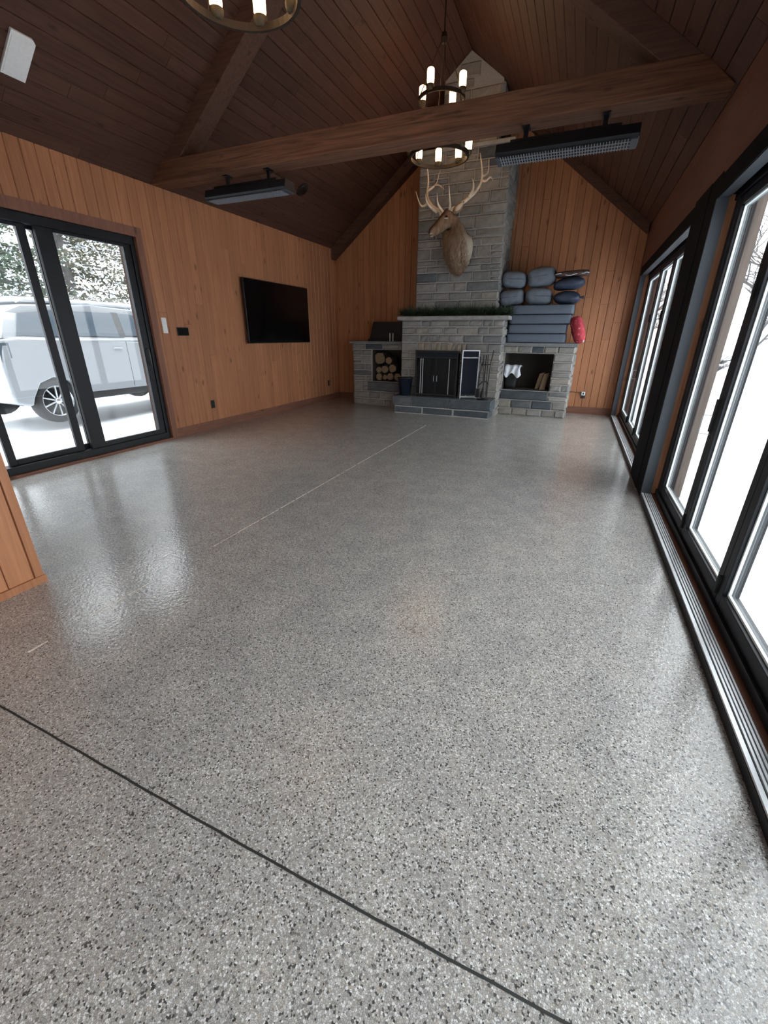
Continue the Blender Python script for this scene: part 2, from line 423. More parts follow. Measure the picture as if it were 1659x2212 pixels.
# ---- ceiling: two slopes with boards along the ridge
cl = MB()
dz = .16
cl.prism([(XL - .3, YN, zc(XL) - .3 * SL), (XM, YN, ZRIDGE), (XM, YN, ZRIDGE + dz), (XL - .3, YN, zc(XL) - .3 * SL + dz)], (0, YB - YN + .2, 0))
cl.prism([(XR + .3, YN, ZRW - .3 * SL), (XM, YN, ZRIDGE), (XM, YN, ZRIDGE + dz), (XR + .3, YN, ZRW - .3 * SL + dz)], (0, YB - YN + .2, 0))
cl = cl.build('ceiling', 'wood_core'); struct(cl, 'dark brown board cathedral ceiling sloping up to the ridge', 'ceiling')
ang = math.atan(SL); slen = (XM - XL) / math.cos(ang)
def ceil_plank_mesh(l):
    t, c, w = .014, .005, BW - GAP
    prof = [(-w / 2, 0), (-w / 2, -(t - c)), (-w / 2 + c, -t), (w / 2 - c, -t), (w / 2, -(t - c)), (w / 2, 0)]
    m = MB(); n = 6
    for e in (0, l):
        for px, pz in prof: m.v.append((px, e, pz))
    for i in range(n): m.f.append((i, (i + 1) % n, n + (i + 1) % n, n + i))
    m.f.append(tuple(range(n))); m.f.append(tuple(range(n, 2 * n))[::-1])
    return m.mesh('ceiling_plank')
nrow = int(slen / BW)
for side in (-1, 1):
    for k in range(nrow):
        s = (k + .5) * BW
        x = XM + side * (slen - s) * math.cos(ang); z = ZRIDGE - (slen - s) * math.sin(ang)
        ys = [YN, R.uniform(-.5, 2.5)]
        while ys[-1] < YB - 2.4: ys.append(ys[-1] + R.uniform(2.4, 4.2))
        ys.append(YB)
        for a, b in zip(ys[:-1], ys[1:]):
            if b - a < .2: continue
            o = link('ceiling_plank', ceil_plank_mesh(b - a - .003), 'ceil_wood', cl, (x, a, z))
            o.rotation_euler = (0, side * ang, 0)

# ---- roof truss and gable rafters
tr = thing('roof_truss', 'rough sawn timber tie beam crossing the room with sloping rafters above', 'beam', (0, 4.5, 0))
b = MB().prism([(-4.985, 0, 2.985), (.715, 0, 2.985), (XR - (3.19 - ZRW) / SL, 0, 3.19), (XL + (3.19 - ZL) / SL, 0, 3.19)], (0, .24, 0))
b.build('tie_beam', 'beam_wood', tr, bevel=.008)
MAT['rafter_l'] = wood('rafter_timber', (.060, .028, .020), (.105, .050, .034), 'X', .7, vary=.05)
def rafter(side, parent, y0, y1, dzr, z0=None):
    m = MB(); xa = XL if side < 0 else XR
    x1 = XM
    if z0 is None: xb0 = xa; xb1 = xa - side * 0; zlo = None
    p = [(xa - side * (0.15 if z0 else .02), zc(xa - side * (0.15 if z0 else .02)) - .015)]
    p.append((XM, ZRIDGE - .015)); p.append((XM, ZRIDGE - dzr))
    if z0:
        xe = xa - side * ((z0 - zc(xa) + dzr) / SL); p.append((xe, z0)); p[0] = (xa - side * (z0 - zc(xa) + .015) / SL, z0)
    else:
        p.append((xa - side * .02, zc(xa - side * .02) - dzr))
    m.prism([(x, y0, z) for x, z in p], (0, y1 - y0, 0))
    return m.build('rafter', 'rafter_l', parent, bevel=.006)
rafter(-1, tr, .004, .236, .22, 3.02); rafter(1, tr, .004, .236, .22, 3.02)
for side, dzr in ((-1, .22), (1, .14)):
    rafter(side, cl, 8.76, 8.946, dzr).name = 'gable_rafter'

# ------------------------------------------------------------------ right wall and folding glass doors
WX = XR + .292
wr = MB()
wr.box((XR, YN, 2.36), (WX, YB, ZRW - .01)).box((XR, 4.29, 0), (WX, 5.04, 2.36)).box((XR, YN, 0), (WX, -2.92, 2.36)).box((XR, 8.73, 0), (WX, YB, 2.36))
wr = wr.build('wall_right', 'header_wood'); struct(wr, 'brown wooden wall above and between the folding glass doors', 'wall')
def bifold(num, ya, yb, yf, leaves, label):
    """steel surround from ya (near) to yb (far); the door frame behind it reaches yf; leaves: list of (y0,y1)"""
    fr = MB(); zt = 2.33
    x0, x1 = XR - .006, XR + .070
    fr.box((x0, ya, 0.05), (x1, ya + .02, zt)).box((x0, yb - .02, 0.05), (x1, yb, zt)).box((x0, ya, zt - .07), (x1, yb, zt - .05))
    root = fr.build('door_%d' % num, 'steel_dark'); struct(root, label, 'door')
    box((XR - .010, ya - .02, zt - .07), (XR, yb + .0, zt + .06)).build('header_band', 'black_matte', root)
    box((x1, yf - .04, .05), (x1 + .05, yf, zt - .05)).build('jamb_liner', 'wall_wood', root)
    xa, xb = x1 + .045, x1 + .16
    o = MB().box((xa - .01, ya, .03), (xb, yf, .085)).box((xa - .01, ya, zt - .09), (xb, yf, zt + .03)).box((xa - .01, ya, .085), (xb, ya + .06, zt - .09)).box((xa + .002, yf - .10, .085), (xb, yf, zt - .09))
    o.build('outer_frame', 'black_metal', root, bevel=.004)
    box((xa - .012, ya + .05, .083), (xa + .012, yf - .05, .098)).build('drip_rail', 'black_metal', root)
    for i, (a, b) in enumerate(leaves):
        st, zb, ztp = .063, .088, zt - .092
        lf = MB()
        lx0, lx1 = xa + .004, xa + .075
        lf.box((lx0, a, zb), (lx1, a + st, ztp)).box((lx0, b - st, zb), (lx1, b, ztp)).box((lx0, a + st, zb), (lx1, b - st, zb + .080)).box((lx0, a + st, ztp - .058), (lx1, b - st, ztp))
        leaf = lf.build('door_leaf', 'black_metal', root, bevel=.003)
        ga, gb, gz0, gz1 = a + st, b - st, zb + .080, ztp - .058
        box((xa + .036, ga, gz0), (xa + .042, gb, gz1)).build('glass_pane', 'glass', leaf)
        bd = MB(); w = .012
        x0b, x1b = xa + .024, xa + .036
        bd.box((x0b, ga, gz0), (x1b, ga + w, gz1)).box((x0b, gb - w, gz0), (x1b, gb, gz1)).box((x0b, ga + w, gz0), (x1b, gb - w, gz0 + w)).box((x0b, ga + w, gz1 - w), (x1b, gb - w, gz1))
        bd.build('glazing_bead', 'bead', leaf)
        if i == 0:
            h = MB(); hy = b - .03 if num == 2 else b - .03
            h.box((lx0 - .012, a + .012, .80), (lx0, a + .050, 1.00))
            h.build('handle_plate', 'black_plastic', leaf)
            MB().tube([(lx0, a + .03, .90), (lx0 - .05, a + .05, .90), (lx0 - .058, a + .05, .892), (lx0 - .058, a + .05, .79), (lx0 - .05, a + .05, .782), (lx0, a + .03, .782)], .0022, 6).build('handle', 'alu', leaf)
        hg = MB()
        for hz in (.14, 1.55):
            hg.tube([(lx0 - .008, a + .002, hz), (lx0 - .008, a + .002, hz + .10)], .008, 8)
        hg.build('hinge', 'iron', leaf)
    # exterior timber post and eaves beam beside the opening are separate things
    return root
bifold(2, 5.04, 8.72, 8.73, [(7.445, 8.60), (6.47, 7.44), (5.495, 6.465), (5.10, 5.49)], 'far black folding glass door wall next to the fireplace end')
bifold(3, -2.92, 4.25, 4.29, [(3.237, 4.15), (2.366, 3.232), (1.495, 2.361), (.624, 1.490), (-.247, .619), (-1.118, -.252), (-2.85, -1.123)], 'near black folding glass door wall along the right edge')
# steel post between the openings
sp = MB().box((XR - .010, 4.52, 0), (XR, 5.04, 2.42)).box((XR - .005, 4.235, 0), (XR, 4.52, 2.42))
sp = sp.build('trim_1', 'black_matte', bevel=.004); struct(sp, 'black steel post casing between the two glass door walls', 'trim')
def track(n, ya, yb, label):
    b = box((XR - .006, ya, 0), (XR + .075, yb, .040)).build('trim_%d' % n, 'black_metal'); struct(b, label, 'trim')
    for k, (a, w) in enumerate(((.0, .016), (.024, .008), (.038, .008), (.052, .008), (.066, .007))):
        box((XR + a, ya, .040), (XR + a + w, yb, .050)).build('track_rib', 'alu', b)
    box((XR + .075, ya, 0), (XR + .115, yb, .044)).build('sill_board', 'trim_wood_y', b)
track(2, 5.05, 8.72, 'silver ribbed floor track of the far glass door wall')
track(3, -2.9, 4.24, 'silver ribbed floor track of the near glass door wall')

# ------------------------------------------------------------------ left sliding door
dm = MB()
xa, xb = XL - .16, XL - .02
dm.box((xa, DY0, DZ - .085), (xb, DY1, DZ)).box((xa, DY0, .02), (xb, DY1, .10)).box((xa, DY1 - .055, .10), (xb, DY1, DZ - .085)).box((xa, DY0, .10), (xb, DY0 + .055, DZ - .085))
door = dm.build('door_1', 'black_metal', bevel=.003); struct(door, 'black framed sliding glass door in the left wall', 'door')
def slider(y0, y1, x0, x1, stl, strr):
    m = MB(); zb, zt = .10, DZ - .085
    m.box((x0, y0, zb), (x1, y0 + stl, zt)).box((x0, y1 - strr, zb), (x1, y1, zt)).box((x0, y0 + stl, zb), (x1, y1 - strr, zb + .055)).box((x0, y0 + stl, zt - .03), (x1, y1 - strr, zt))
    p = m.build('sliding_panel', 'black_metal', door, bevel=.003)
    box(((x0 + x1) / 2 - .003, y0 + stl, zb + .055), ((x0 + x1) / 2 + .003, y1 - strr, zt - .03)).build('glass_pane', 'glass', p)
    return p
pA = slider(3.08, DY1 - .055, XL - .075, XL - .035, .165, .09)
slider(2.26, 3.02, XL - .115, XL - .080, .07, .08)
slider(DY0 + .055, 2.20, XL - .155, XL - .120, .09, .09)
slider(3.02, 3.12, XL - .155, XL - .120, .02, .02)
MB().tube([(XL - .03, DY1 - .10, .98), (XL + .012, DY1 - .105, 1.0), (XL + .012, DY1 - .105, 1.16), (XL - .03, DY1 - .10, 1.18)], .007, 6).build('pull_handle', 'black_plastic', pA)
cs = MB().box((XL - .01, DY1, 0), (XL + .022, DY1 + .085, DZ + .10)).box((XL - .01, DY0 - .085, 0), (XL + .022, DY0, DZ + .10)).box((XL - .01, DY0, DZ), (XL + .022, DY1, DZ + .10))
cs = cs.build('trim_4', 'trim_wood'); struct(cs, 'brown wooden casing around the sliding glass door', 'trim')
MB().box((XL - .16, DY1 - .0, .02), (XL - .01, DY1 + .004, DZ)).build('jamb_extension', 'trim_wood', cs)
box((XL - .16, DY0, 0), (XL + .030, DY1, .025)).build('threshold_board', 'trim_wood_y', cs)

# ------------------------------------------------------------------ stone fireplace
def stone_mesh(w, h, d, seed, rough):
    r = random.Random(seed); nx, ny = (5, 4) if w > h else (4, 5)
    m = MB(); idx = {}
    for j in range(ny):
        for i in range(nx):
            u, v = i / (nx - 1), j / (ny - 1)
            edge = i in (0, nx - 1) or j in (0, ny - 1)
            inner = 0.0
            if not edge:
                uu = {1: min(.018 / w, .2), nx - 2: 1 - min(.018 / w, .2)}.get(i, u); vv = {1: min(.018 / h, .22), ny - 2: 1 - min(.018 / h, .22)}.get(j, v)
                u, v = uu, vv
            x = (u - .5) * w; z = (v - .5) * h
            if edge: x *= 1 - r.uniform(0, .006) / w; z *= 1 - r.uniform(0, .008) / h
            dep = .004 if edge else d + r.uniform(-rough, rough)
            idx[i, j] = len(m.v); m.v.append((x, -dep, z))
    for j in range(ny - 1):
        for i in range(nx - 1): m.f.append((idx[i, j], idx[i + 1, j], idx[i + 1, j + 1], idx[i, j + 1]))
    bd = [idx[i, 0] for i in range(nx)] + [idx[nx - 1, j] for j in range(1, ny)] + [idx[i, ny - 1] for i in range(nx - 2, -1, -1)] + [idx[0, j] for j in range(ny - 2, 0, -1)]
    n0 = len(m.v)
    for k in bd: x, yv, z = m.v[k]; m.v.append((x, .02, z))
    for k in range(len(bd)):
        k2 = (k + 1) % len(bd); m.f.append((bd[k], n0 + k, n0 + k2, bd[k2]))
    m.f.append(tuple(n0 + k for k in range(len(bd))))
    return m.mesh('stone')
def put_stone(parent, p0, U, u, v, w, h, rz, mat='stone', d=None, rough=.010, name='stone', rnd=R):
    me = stone_mesh(w, h, d if d else rnd.uniform(.016, .032), rnd.randint(0, 10 ** 6), rough)
    p = Vector(p0) + Vector(U) * (u + w / 2) + Vector((0, 0, v + h / 2))
    o = link(name, me, mat, parent, p); o.rotation_euler = (0, 0, rz)
    return o
def ashlar(parent, p0, U, rz, width, courses, holes=(), wr=(.16, .46), seed=1, top=None, dark=.08, mat='stone'):
    """courses: list of heights; holes: (u0,v0,u1,v1); top(u): limit height for gabled tops"""
    r = random.Random(seed); v = 0.0; J = .012
    for h in courses:
        iv = [(0.0, width)]
        for (a, b, c, d2) in holes:
            if v + h * .5 > b and v + h * .5 < d2:
                iv = [q for s, e in iv for q in ((s, min(e, a)), (max(s, c), e)) if q[1] - q[0] > .03]
        for s, e in iv:
            u = s
            while u < e - .02:
                w = r.uniform(*wr)
                if e - (u + w) < wr[0] * .7: w = e - u
                w = min(w, e - u)
                hh = h
                if top is not None:
                    lim = min(top(u + .01), top(u + w - .01)) - v
                    if lim < .05: u += w; continue
                    hh = min(h, lim)
                mt = 'stone_dark' if r.random() < dark * .35 else mat
                if hh == h and h > .15 and w < .34 and r.random() < .25:
                    k = r.uniform(.35, .65)
                    put_stone(parent, p0, U, u + J / 2, v + J / 2, w - J, h * k - J, rz, mt, rnd=r)
                    put_stone(parent, p0, U, u + J / 2, v + h * k + J / 2, w - J, h * (1 - k) - J, rz, mat, rnd=r)
                else:
                    put_stone(parent, p0, U, u + J / 2, v + J / 2, max(w - J, .02), max(hh - J, .02), rz, mt, rnd=r)
                u += w
        v += h
def courses(total, lo, hi, seed):
    r = random.Random(seed); c = []
    while sum(c) < total - lo: c.append(r.uniform(lo, hi))
    s = total / sum(c)
    return [x * s for x in c]
fp = thing('stone_fireplace', 'grey stone fireplace with tall chimney and low side niches at the back wall', 'fireplace', (0, 0, 0))
UX = (1, 0, 0); UY = (0, 1, 0)
BX0, BX1, BY, BZ = -3.055, -1.225, 7.93, 1.61
# chimney breast (two stages)
CX0, CX1, CYF, CZ = -2.865, -1.415, 8.12, 4.06
ch = MB().box((CX0, CYF, 1.5), (CX1, YB - .003, CZ))
TX0, TX1 = -2.515, -1.625
ch.prism([(TX0, CYF, CZ), (TX1, CYF, CZ), (TX1, CYF, zc(TX1) - .02), (XM, CYF, ZRIDGE - .03), (TX0, CYF, zc(TX0) - .02)], (0, YB - CYF - .003, 0))
ch = ch.build('chimney', 'mortar', fp)
ashlar(ch, (CX0 - .02, CYF, 1.67), UX, 0, CX1 - CX0 + .04, courses(CZ - 1.67, .095, .20, 3), wr=(.17, .48), seed=11)
ashlar(ch, (CX1, CYF, 1.67), UY, math.pi / 2, YB - CYF - .02, courses(CZ - 1.67, .10, .20, 4), wr=(.20, .45), seed=12)
ashlar(ch, (TX0, CYF, CZ + .01), UX, 0, TX1 - TX0, courses(ZRIDGE - CZ, .12, .20, 6), wr=(.2, .45), seed=14, top=lambda u: zc(TX0 + u) - CZ - .04)
ashlar(ch, (TX1, CYF, CZ + .01), UY, math.pi / 2, .75, courses(zc(TX1) - CZ - .05, .12, .20, 6), wr=(.2, .4), seed=15)
box((CX0 - .05, CYF - .05, CZ), (CX1 + .05, YB - .02, CZ + .05)).build('chimney_cap', 'stone_pale', ch, bevel=.006)
# surround with firebox
OX0, OX1, OZ0, OZ1 = -2.64, -1.93, .31, 1.07
sr = MB().box((BX0, BY, 0), (OX0, YB - .01, BZ)).box((OX1, BY, 0), (BX1, YB - .01, BZ)).box((OX0, BY, OZ1), (OX1, YB - .01, BZ)).box((OX0, BY, 0), (OX1, YB - .01, OZ0))
sr.box((OX0, BY + .5, OZ0), (OX1, YB - .02, OZ1))
sr = sr.build('surround', 'mortar', fp)
hb = BZ - .31
cc = courses(OZ1 - .31, .10, .19, 8) + [.17] + courses(BZ - OZ1 - .17, .09, .15, 9)
lint = (OX0 - BX0 - .10, OZ1 - .31, OX1 - BX0 + .10, OZ1 - .31 + .17)
ashlar(sr, (BX0 - .01, BY, .31), UX, 0, BX1 - BX0 + .02, cc, holes=[(OX0 - BX0, 0, OX1 - BX0, OZ1 - .31), lint], wr=(.13, .40), seed=21, mat='stone')
MAT['stone_warm'] = stone('heat_tinted_stone', [(0, (.26, .235, .20)), (.5, (.33, .28, .20)), (1, (.30, .25, .21))])
u = lint[0]; rr = random.Random(5)
while u < lint[2] - .03:
    w = min(rr.uniform(.075, .14), lint[2] - u)
    put_stone(sr, (BX0, BY, .31), UX, u + .006, lint[1] + .004, w - .012, .17 - .012 + rr.uniform(0, .01), 0, 'stone_warm', rnd=rr); u += w
ashlar(sr, (BX1, BY, .0), UY, math.pi / 2, .92, courses(BZ, .10, .20, 10), wr=(.16, .30), seed=22)
fbx = MB().box((OX0 + .002, BY + .02, OZ0), (OX0 + .03, BY + .5, OZ1)).box((OX1 - .03, BY + .02, OZ0), (OX1 - .002, BY + .5, OZ1)).box((OX0, BY + .48, OZ0), (OX1, BY + .5, OZ1)).box((OX0, BY + .02, OZ0), (OX1, BY + .5, OZ0 + .02)).box((OX0, BY + .02, OZ1 - .02), (OX1, BY + .5, OZ1))
fbx.build('firebox', 'soot', sr)
# mantel shelf
mp = MB()
mp.box((-3.115, 7.80, BZ), (-1.130, CYF + .02, BZ + .062)).build('mantel_shelf', 'stone_pale', fp, bevel=.008)
# hearth
he = box((-3.04, 7.575, 0), (-1.27, BY, .30)).build('hearth', 'mortar', fp)
x = -3.05
for w in (.56, .58, .65):
    put_stone(he, (0, 7.585, 0), UX, x + .005, .004, w - .01, .125, 0, 'stone_dark', d=.016, rough=.004); x += w
put_stone(he, (-1.27, 7.575, 0), UY, .004, .004, .35, .125, math.pi / 2, 'stone_dark', d=.014, rough=.004)
x = -3.10
for w in (.40, .72, .75):
    o = put_stone(he, (0, 7.58, 0), UX, x, .135, w - .004, .17, 0, 'stone_dark', d=.03, rough=.012, name='hearth_slab'); x += w
put_stone(he, (-1.262, 7.56, 0), UY, .004, .135, .37, .17, math.pi / 2, 'stone_dark', d=.028, rough=.01, name='hearth_slab')
box((-3.09, 7.57, .24), (-1.245, BY, .31)).build('hearth_top', 'stone_dark', he, bevel=.004)
# side niches
def niche(name, x0, x1, hx0, hx1, hz0, hz1, seed, sill, endside):
    yf = 8.235; m = MB()
    m.box((x0, yf, 0), (hx0, YB - .01, 1.20)).box((hx1, yf, 0), (x1, YB - .01, 1.20)).box((hx0, yf, hz1), (hx1, YB - .01, 1.20)).box((hx0, yf, 0), (hx1, YB - .01, hz0)).box((hx0, YB - .10, hz0), (hx1, YB - .01, hz1))
    o = m.build(name, 'mortar', fp)
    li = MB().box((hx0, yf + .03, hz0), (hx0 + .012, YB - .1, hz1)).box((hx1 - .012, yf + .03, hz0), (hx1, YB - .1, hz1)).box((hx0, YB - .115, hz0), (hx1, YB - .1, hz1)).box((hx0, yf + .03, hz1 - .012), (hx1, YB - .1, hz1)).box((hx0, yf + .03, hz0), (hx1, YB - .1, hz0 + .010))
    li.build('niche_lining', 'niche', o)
    low = [.13, .15]; low.append(hz0 - sum(low))
    cs2 = low + courses(hz1 - hz0, .10, .17, seed) + [1.20 - hz1]
    ashlar(o, (x0 - .005, yf, 0), UX, 0, x1 - x0 + .01, cs2, holes=[(hx0 - x0, hz0 - low[2] + .001, hx1 - x0, hz1)], wr=(.16, .42), seed=seed, dark=.3)
    # rock faced sill stone under the niche opening
    put_stone(o, (0, yf, 0), UX, sill[0], hz0 - low[2] + .006, sill[1] - sill[0], low[2] - .012, 0, 'stone_dark', d=.035, rough=.012, name='sill_stone')
    # row of lintel stones comes from the last course; end wall stones
    xe = x1 if endside > 0 else x0
    if endside > 0: ashlar(o, (xe, yf, 0), UY, math.pi / 2, YB - yf - .03, courses(1.2, .10, .20, seed + 1), wr=(.18, .35), seed=seed + 2)
    else: ashlar(o, (xe, YB - .03, 0), (0, -1, 0), -math.pi / 2, YB - yf - .03, courses(1.2, .10, .20, seed + 1), wr=(.18, .35), seed=seed + 2)
    return o
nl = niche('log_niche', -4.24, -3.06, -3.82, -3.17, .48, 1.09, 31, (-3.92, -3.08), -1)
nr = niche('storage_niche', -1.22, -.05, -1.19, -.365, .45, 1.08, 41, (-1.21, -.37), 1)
box((-4.30, 8.18, 1.20), (-3.06, YB - .01, 1.245)).build('counter_slab', 'stone_counter', fp, bevel=.006)
box((-1.22, 8.18, 1.20), (-.015, YB - .01, 1.25)).build('counter_slab', 'stone_counter', fp, bevel=.006)

# ------------------------------------------------------------------ wall and ceiling fittings
tv = thing('television', 'large switched off flat television hung on the left wall', 'television', (XL, 6.75, 1.22))
box((.02, -.30, .25), (.06, .30, .70)).build('wall_bracket', 'black_plastic', tv)
box((.06, -.895, 0), (.105, .895, .945)).build('housing', 'black_plastic', tv, bevel=.004)
box((.105, -.885, .012), (.107, .885, .935)).build('screen', 'screen', tv)
sw = thing('light_switch', 'white double rocker light switch plate beside the sliding door', 'switch', (XL + .016, 4.345, 1.36))
box((0, -.036, 0), (.006, .036, .185)).build('plate', 'white_plastic', sw, bevel=.002)
for z in (.012, .097): box((.006, -.026, z), (.011, .026, z + .076)).build('rocker', 'white_plastic', sw, bevel=.002)
cp = thing('control_panel', 'black rectangular touch control panel on the left wall', 'control panel', (XL + .016, 4.62, 1.33))
box((0, -.095, 0), (.014, .095, .105)).build('housing', 'black_plastic', cp, bevel=.003)
box((.0135, -.088, .008), (.0165, .088, .097)).build('touch_screen', 'screen', cp)
def outlet(name, label, loc, rz):
    t = thing(name, label, 'outlet', loc, rz, None)
    box((-.037, -.006, 0), (.037, 0, .118)).build('cover_plate', 'black_plastic', t, bevel=.002)
    for z in (.018, .066): box((-.019, -.009, z), (.019, -.006, z + .034)).build('socket', 'iron', t, bevel=.001)
    return t
outlet('wall_outlet', 'black wall outlet low on the left wall near the sliding door', (XL + .016, 4.97, .31), math.pi / 2)
outlet('wall_outlet', 'black wall outlet low on the left wall near the far corner', (XL + .016, 8.44, .31), math.pi / 2)
outlet('wall_outlet', 'black wall outlet right of the fireplace under a white adapter', (.215, YB - .016, .285), 0)
ad = thing('power_adapter', 'small white plug adapter in the outlet right of the fireplace', 'adapter', (.215, YB - .025, .345))
box((-.032, -.05, 0), (.032, 0, .065)).build('housing', 'white_plastic', ad, bevel=.006)
box((-.012, -.053, .015), (.012, -.05, .05)).build('cover', 'steel_dark', ad)
MB().tube([(-.03, -.02, .04), (-.10, -.015, .045), (-.20, -.005, .05), (-.255, 0, .04)], .004, 6).build('cord', 'black_plastic', ad)
# ceiling panel and speaker, both lying on the left slope
def on_slope(name, label, cat, x, y):
    t = thing(name, label, cat, (x, y, zc(x) - .016)); t.rotation_euler = (0, -ang, 0); return t
t = on_slope('ceiling_panel', 'white rectangular panel fixed to the left ceiling slope', 'panel', -4.475, 2.955)
MB().prism([(-.165, -.09, 0), (.165, -.09, 0), (.165, .065, 0), (.140, .09, 0), (-.165, .09, 0)], (0, 0, -.022)).build('cover', 'white_plastic', t, bevel=.003)
box((-.15, -.078, -.026), (.13, .070, -.022)).build('diffuser', 'white_plastic', t)
t = on_slope('ceiling_speaker', 'round black speaker grille in the left ceiling slope', 'speaker', -4.387, 6.88)
MB().lathe([(.115, 0), (.115, -.006), (.100, -.010)], 28).build('trim_ring', 'black_plastic', t)
MB().lathe([(.098, -.009), (.06, -.013), (.001, -.014)], 28).build('grille', 'black_plastic', t, smooth=True)
MAT['pale_rib'] = plain('steel_rib', (.22, .235, .26), .5, .2)
# infrared heaters hanging from the tie beam
def heater(label, x0, x1, br, tilt=0):
    t = thing('patio_heater', label, 'heater', ((x0 + x1) / 2, 4.62, 2.77), 0, 'black infrared heaters under the tie beam')
    t.rotation_euler = (math.radians(tilt), 0, 0)
    L2 = (x1 - x0) / 2
    m = MB().prism([(-L2, -.10, .02), (-L2, -.085, .0), (-L2, .085, .0), (-L2, .10, .02), (-L2, .075, .095), (-L2, -.075, .095)], (2 * L2, 0, 0))
    m.build('housing', 'black_metal', t, bevel=.006)
    MB().box((-L2 * .80, -.05, .095), (L2 * .75, .05, .125)).build('junction_box', 'black_metal', t, bevel=.006)
    MB().box((-L2 * .93, -.078, -.004), (L2 * .90, .078, .001)).build('reflector', 'iron', t)
    g = MB(); n = 46
    for k in range(n):
        xk = -L2 * .92 + (2 * L2 * .91) * k / n
        g.box((xk, -.078, -.014), (xk + .006, .078, -.004))
    for yk in (-.05, 0, .05): g.box((-L2 * .93, yk - .003, -.016), (L2 * .90, yk + .003, -.012))
    g.build('grille', 'pale_rib', t)
    for a_, b_ in ((-.99, -.93), (.90, .99)): box((L2 * a_, -.085, -.012), (L2 * b_, .085, .004)).build('end_cap', 'steel_dark', t, bevel=.003)
    for xb_ in br:
        q = xb_ - (x0 + x1) / 2
        MB().box((q - .018, -.012, .09), (q + .018, .012, .215)).box((q - .03, -.05, .205), (q + .03, .05, .215)).build('hanger_bracket', 'black_metal', t)
    return t
heater('black infrared heater under the left part of the tie beam', -4.20, -3.10, (-3.92, -3.36), 0)
heater('black infrared heater under the right part of the tie beam', -.93, .17, (-.70, -.09), -5)

# ------------------------------------------------------------------ chandeliers
def chandelier(label, x, y, zlow, zhub, a1, a2):
    t = thing('chandelier', label, 'chandelier', (x, y, zlow), 0, 'two tier ring chandeliers')
    r1, r2, zu, hub = .385, .29, .58, zhub - zlow
    top = zc(x) - zlow - .02
    MB().torus((0, 0, 0), r1, .012, .022, 48).build('ring', 'bronze', t)
    MB().torus((0, 0, zu), r2, .010, .020, 40).build('ring', 'bronze', t)
    MB().tube([(0, 0, hub), (0, 0, top)], .010, 8).build('rod', 'bronze', t)
    MB().lathe([(.001, top - .05), (.06, top - .04), (.065, top), (.001, top)], 16).build('canopy', 'bronze', t)
    MB().lathe([(.001, hub - .06), (.03, hub - .05), (.045, hub), (.03, hub + .05), (.001, hub + .06)], 14).build('hub', 'bronze', t)
    for k in range(4):
        a = math.radians(25 + 90 * k); c, s = math.cos(a), math.sin(a)
        MB().tube([(c * .03, s * .03, hub - .02), (c * r2, s * r2, zu + .02)], .006, 6).build('hanger', 'bronze', t)
        a = math.radians(-20 + 90 * k); c2, s2 = math.cos(a), math.sin(a)
        MB().tube([(c2 * r2, s2 * r2, zu), (c2 * r1, s2 * r1, .0)], .006, 6).build('hanger', 'bronze', t)
    def lamp(a, r, z):
        c, s = math.cos(a), math.sin(a)
        cup = MB().lathe([(.020, -.022), (.034, -.016), (.047, .008), (.050, .03), (.048, .034)], 14, (c * r, s * r, z + .022)).build('lamp_cup', 'cup', t, smooth=True)
        MB().lathe([(.036, .034), (.044, .06), (.045, .15), (.043, .178), (.036, .186)], 14, (c * r, s * r, z + .022)).build('glass_shade', 'lamp', cup, smooth=True)
    for k in range(8): lamp(math.radians(a1 + 45 * k), r1, 0)
    for k in range(4): lamp(math.radians(a2 + 90 * k), r2, zu)
    return t
chandelier('two tier ring chandelier hanging beyond the tie beam in front of the chimney', XM, 6.75, 3.57, 4.74, 108.5, 77.5)
chandelier('ring chandelier at the top edge of the picture nearest the viewer', -2.35, 3.06, 3.38, 4.55, 151.2, 77.5)

# ------------------------------------------------------------------ cushions on the right counter
MAT['cushion'] = plain('slate_blue_fabric', (.125, .148, .185), .9, 0, .2, var=.10, bump=.25, bscale=180)
MAT['pillow'] = plain('grey_blue_pillow_fabric', (.165, .19, .225), .9, 0, .2, var=.14, bump=.5, bscale=9)
MAT['navy'] = plain('navy_satin_fabric', (.030, .042, .070), .55, 0, .4, var=.25, bump=.9, bscale=14)
MAT['brown_cloth'] = plain('brown_blanket', (.075, .045, .038), .9, var=.3, bump=.6, bscale=20)
MAT['white_cloth'] = plain('white_cloth', (.72, .76, .82), .85, var=.06, bump=.4, bscale=25)
def red_mat():
    m, nt, b = newmat('red_patterned_fabric'); L = nt.links.new
    tc = N(nt, 'ShaderNodeTexCoord'); v = N(nt, 'ShaderNodeTexVoronoi'); v.inputs['Scale'].default_value = 16
    L(tc.outputs['Object'], v.inputs['Vector'])
    r = ramp(nt, [(.10, (.62, .33, .31)), (.22, (.42, .045, .06)), (.6, (.33, .025, .04))]); L(v.outputs['Distance'], r.inputs[0])
    L(r.outputs[0], b.inputs['Base Color']); b.inputs['Roughness'].default_value = .85
    nz = N(nt, 'ShaderNodeTexNoise'); nz.inputs['Scale'].default_value = 12; L(tc.outputs['Object'], nz.inputs['Vector'])
    bp = N(nt, 'ShaderNodeBump'); bp.inputs['Strength'].default_value = .8; bp.inputs['Distance'].default_value = .02
    L(nz.outputs['Fac'], bp.inputs['Height']); L(bp.outputs[0], b.inputs['Normal'])
    return m
MAT['red_cloth'] = red_mat()
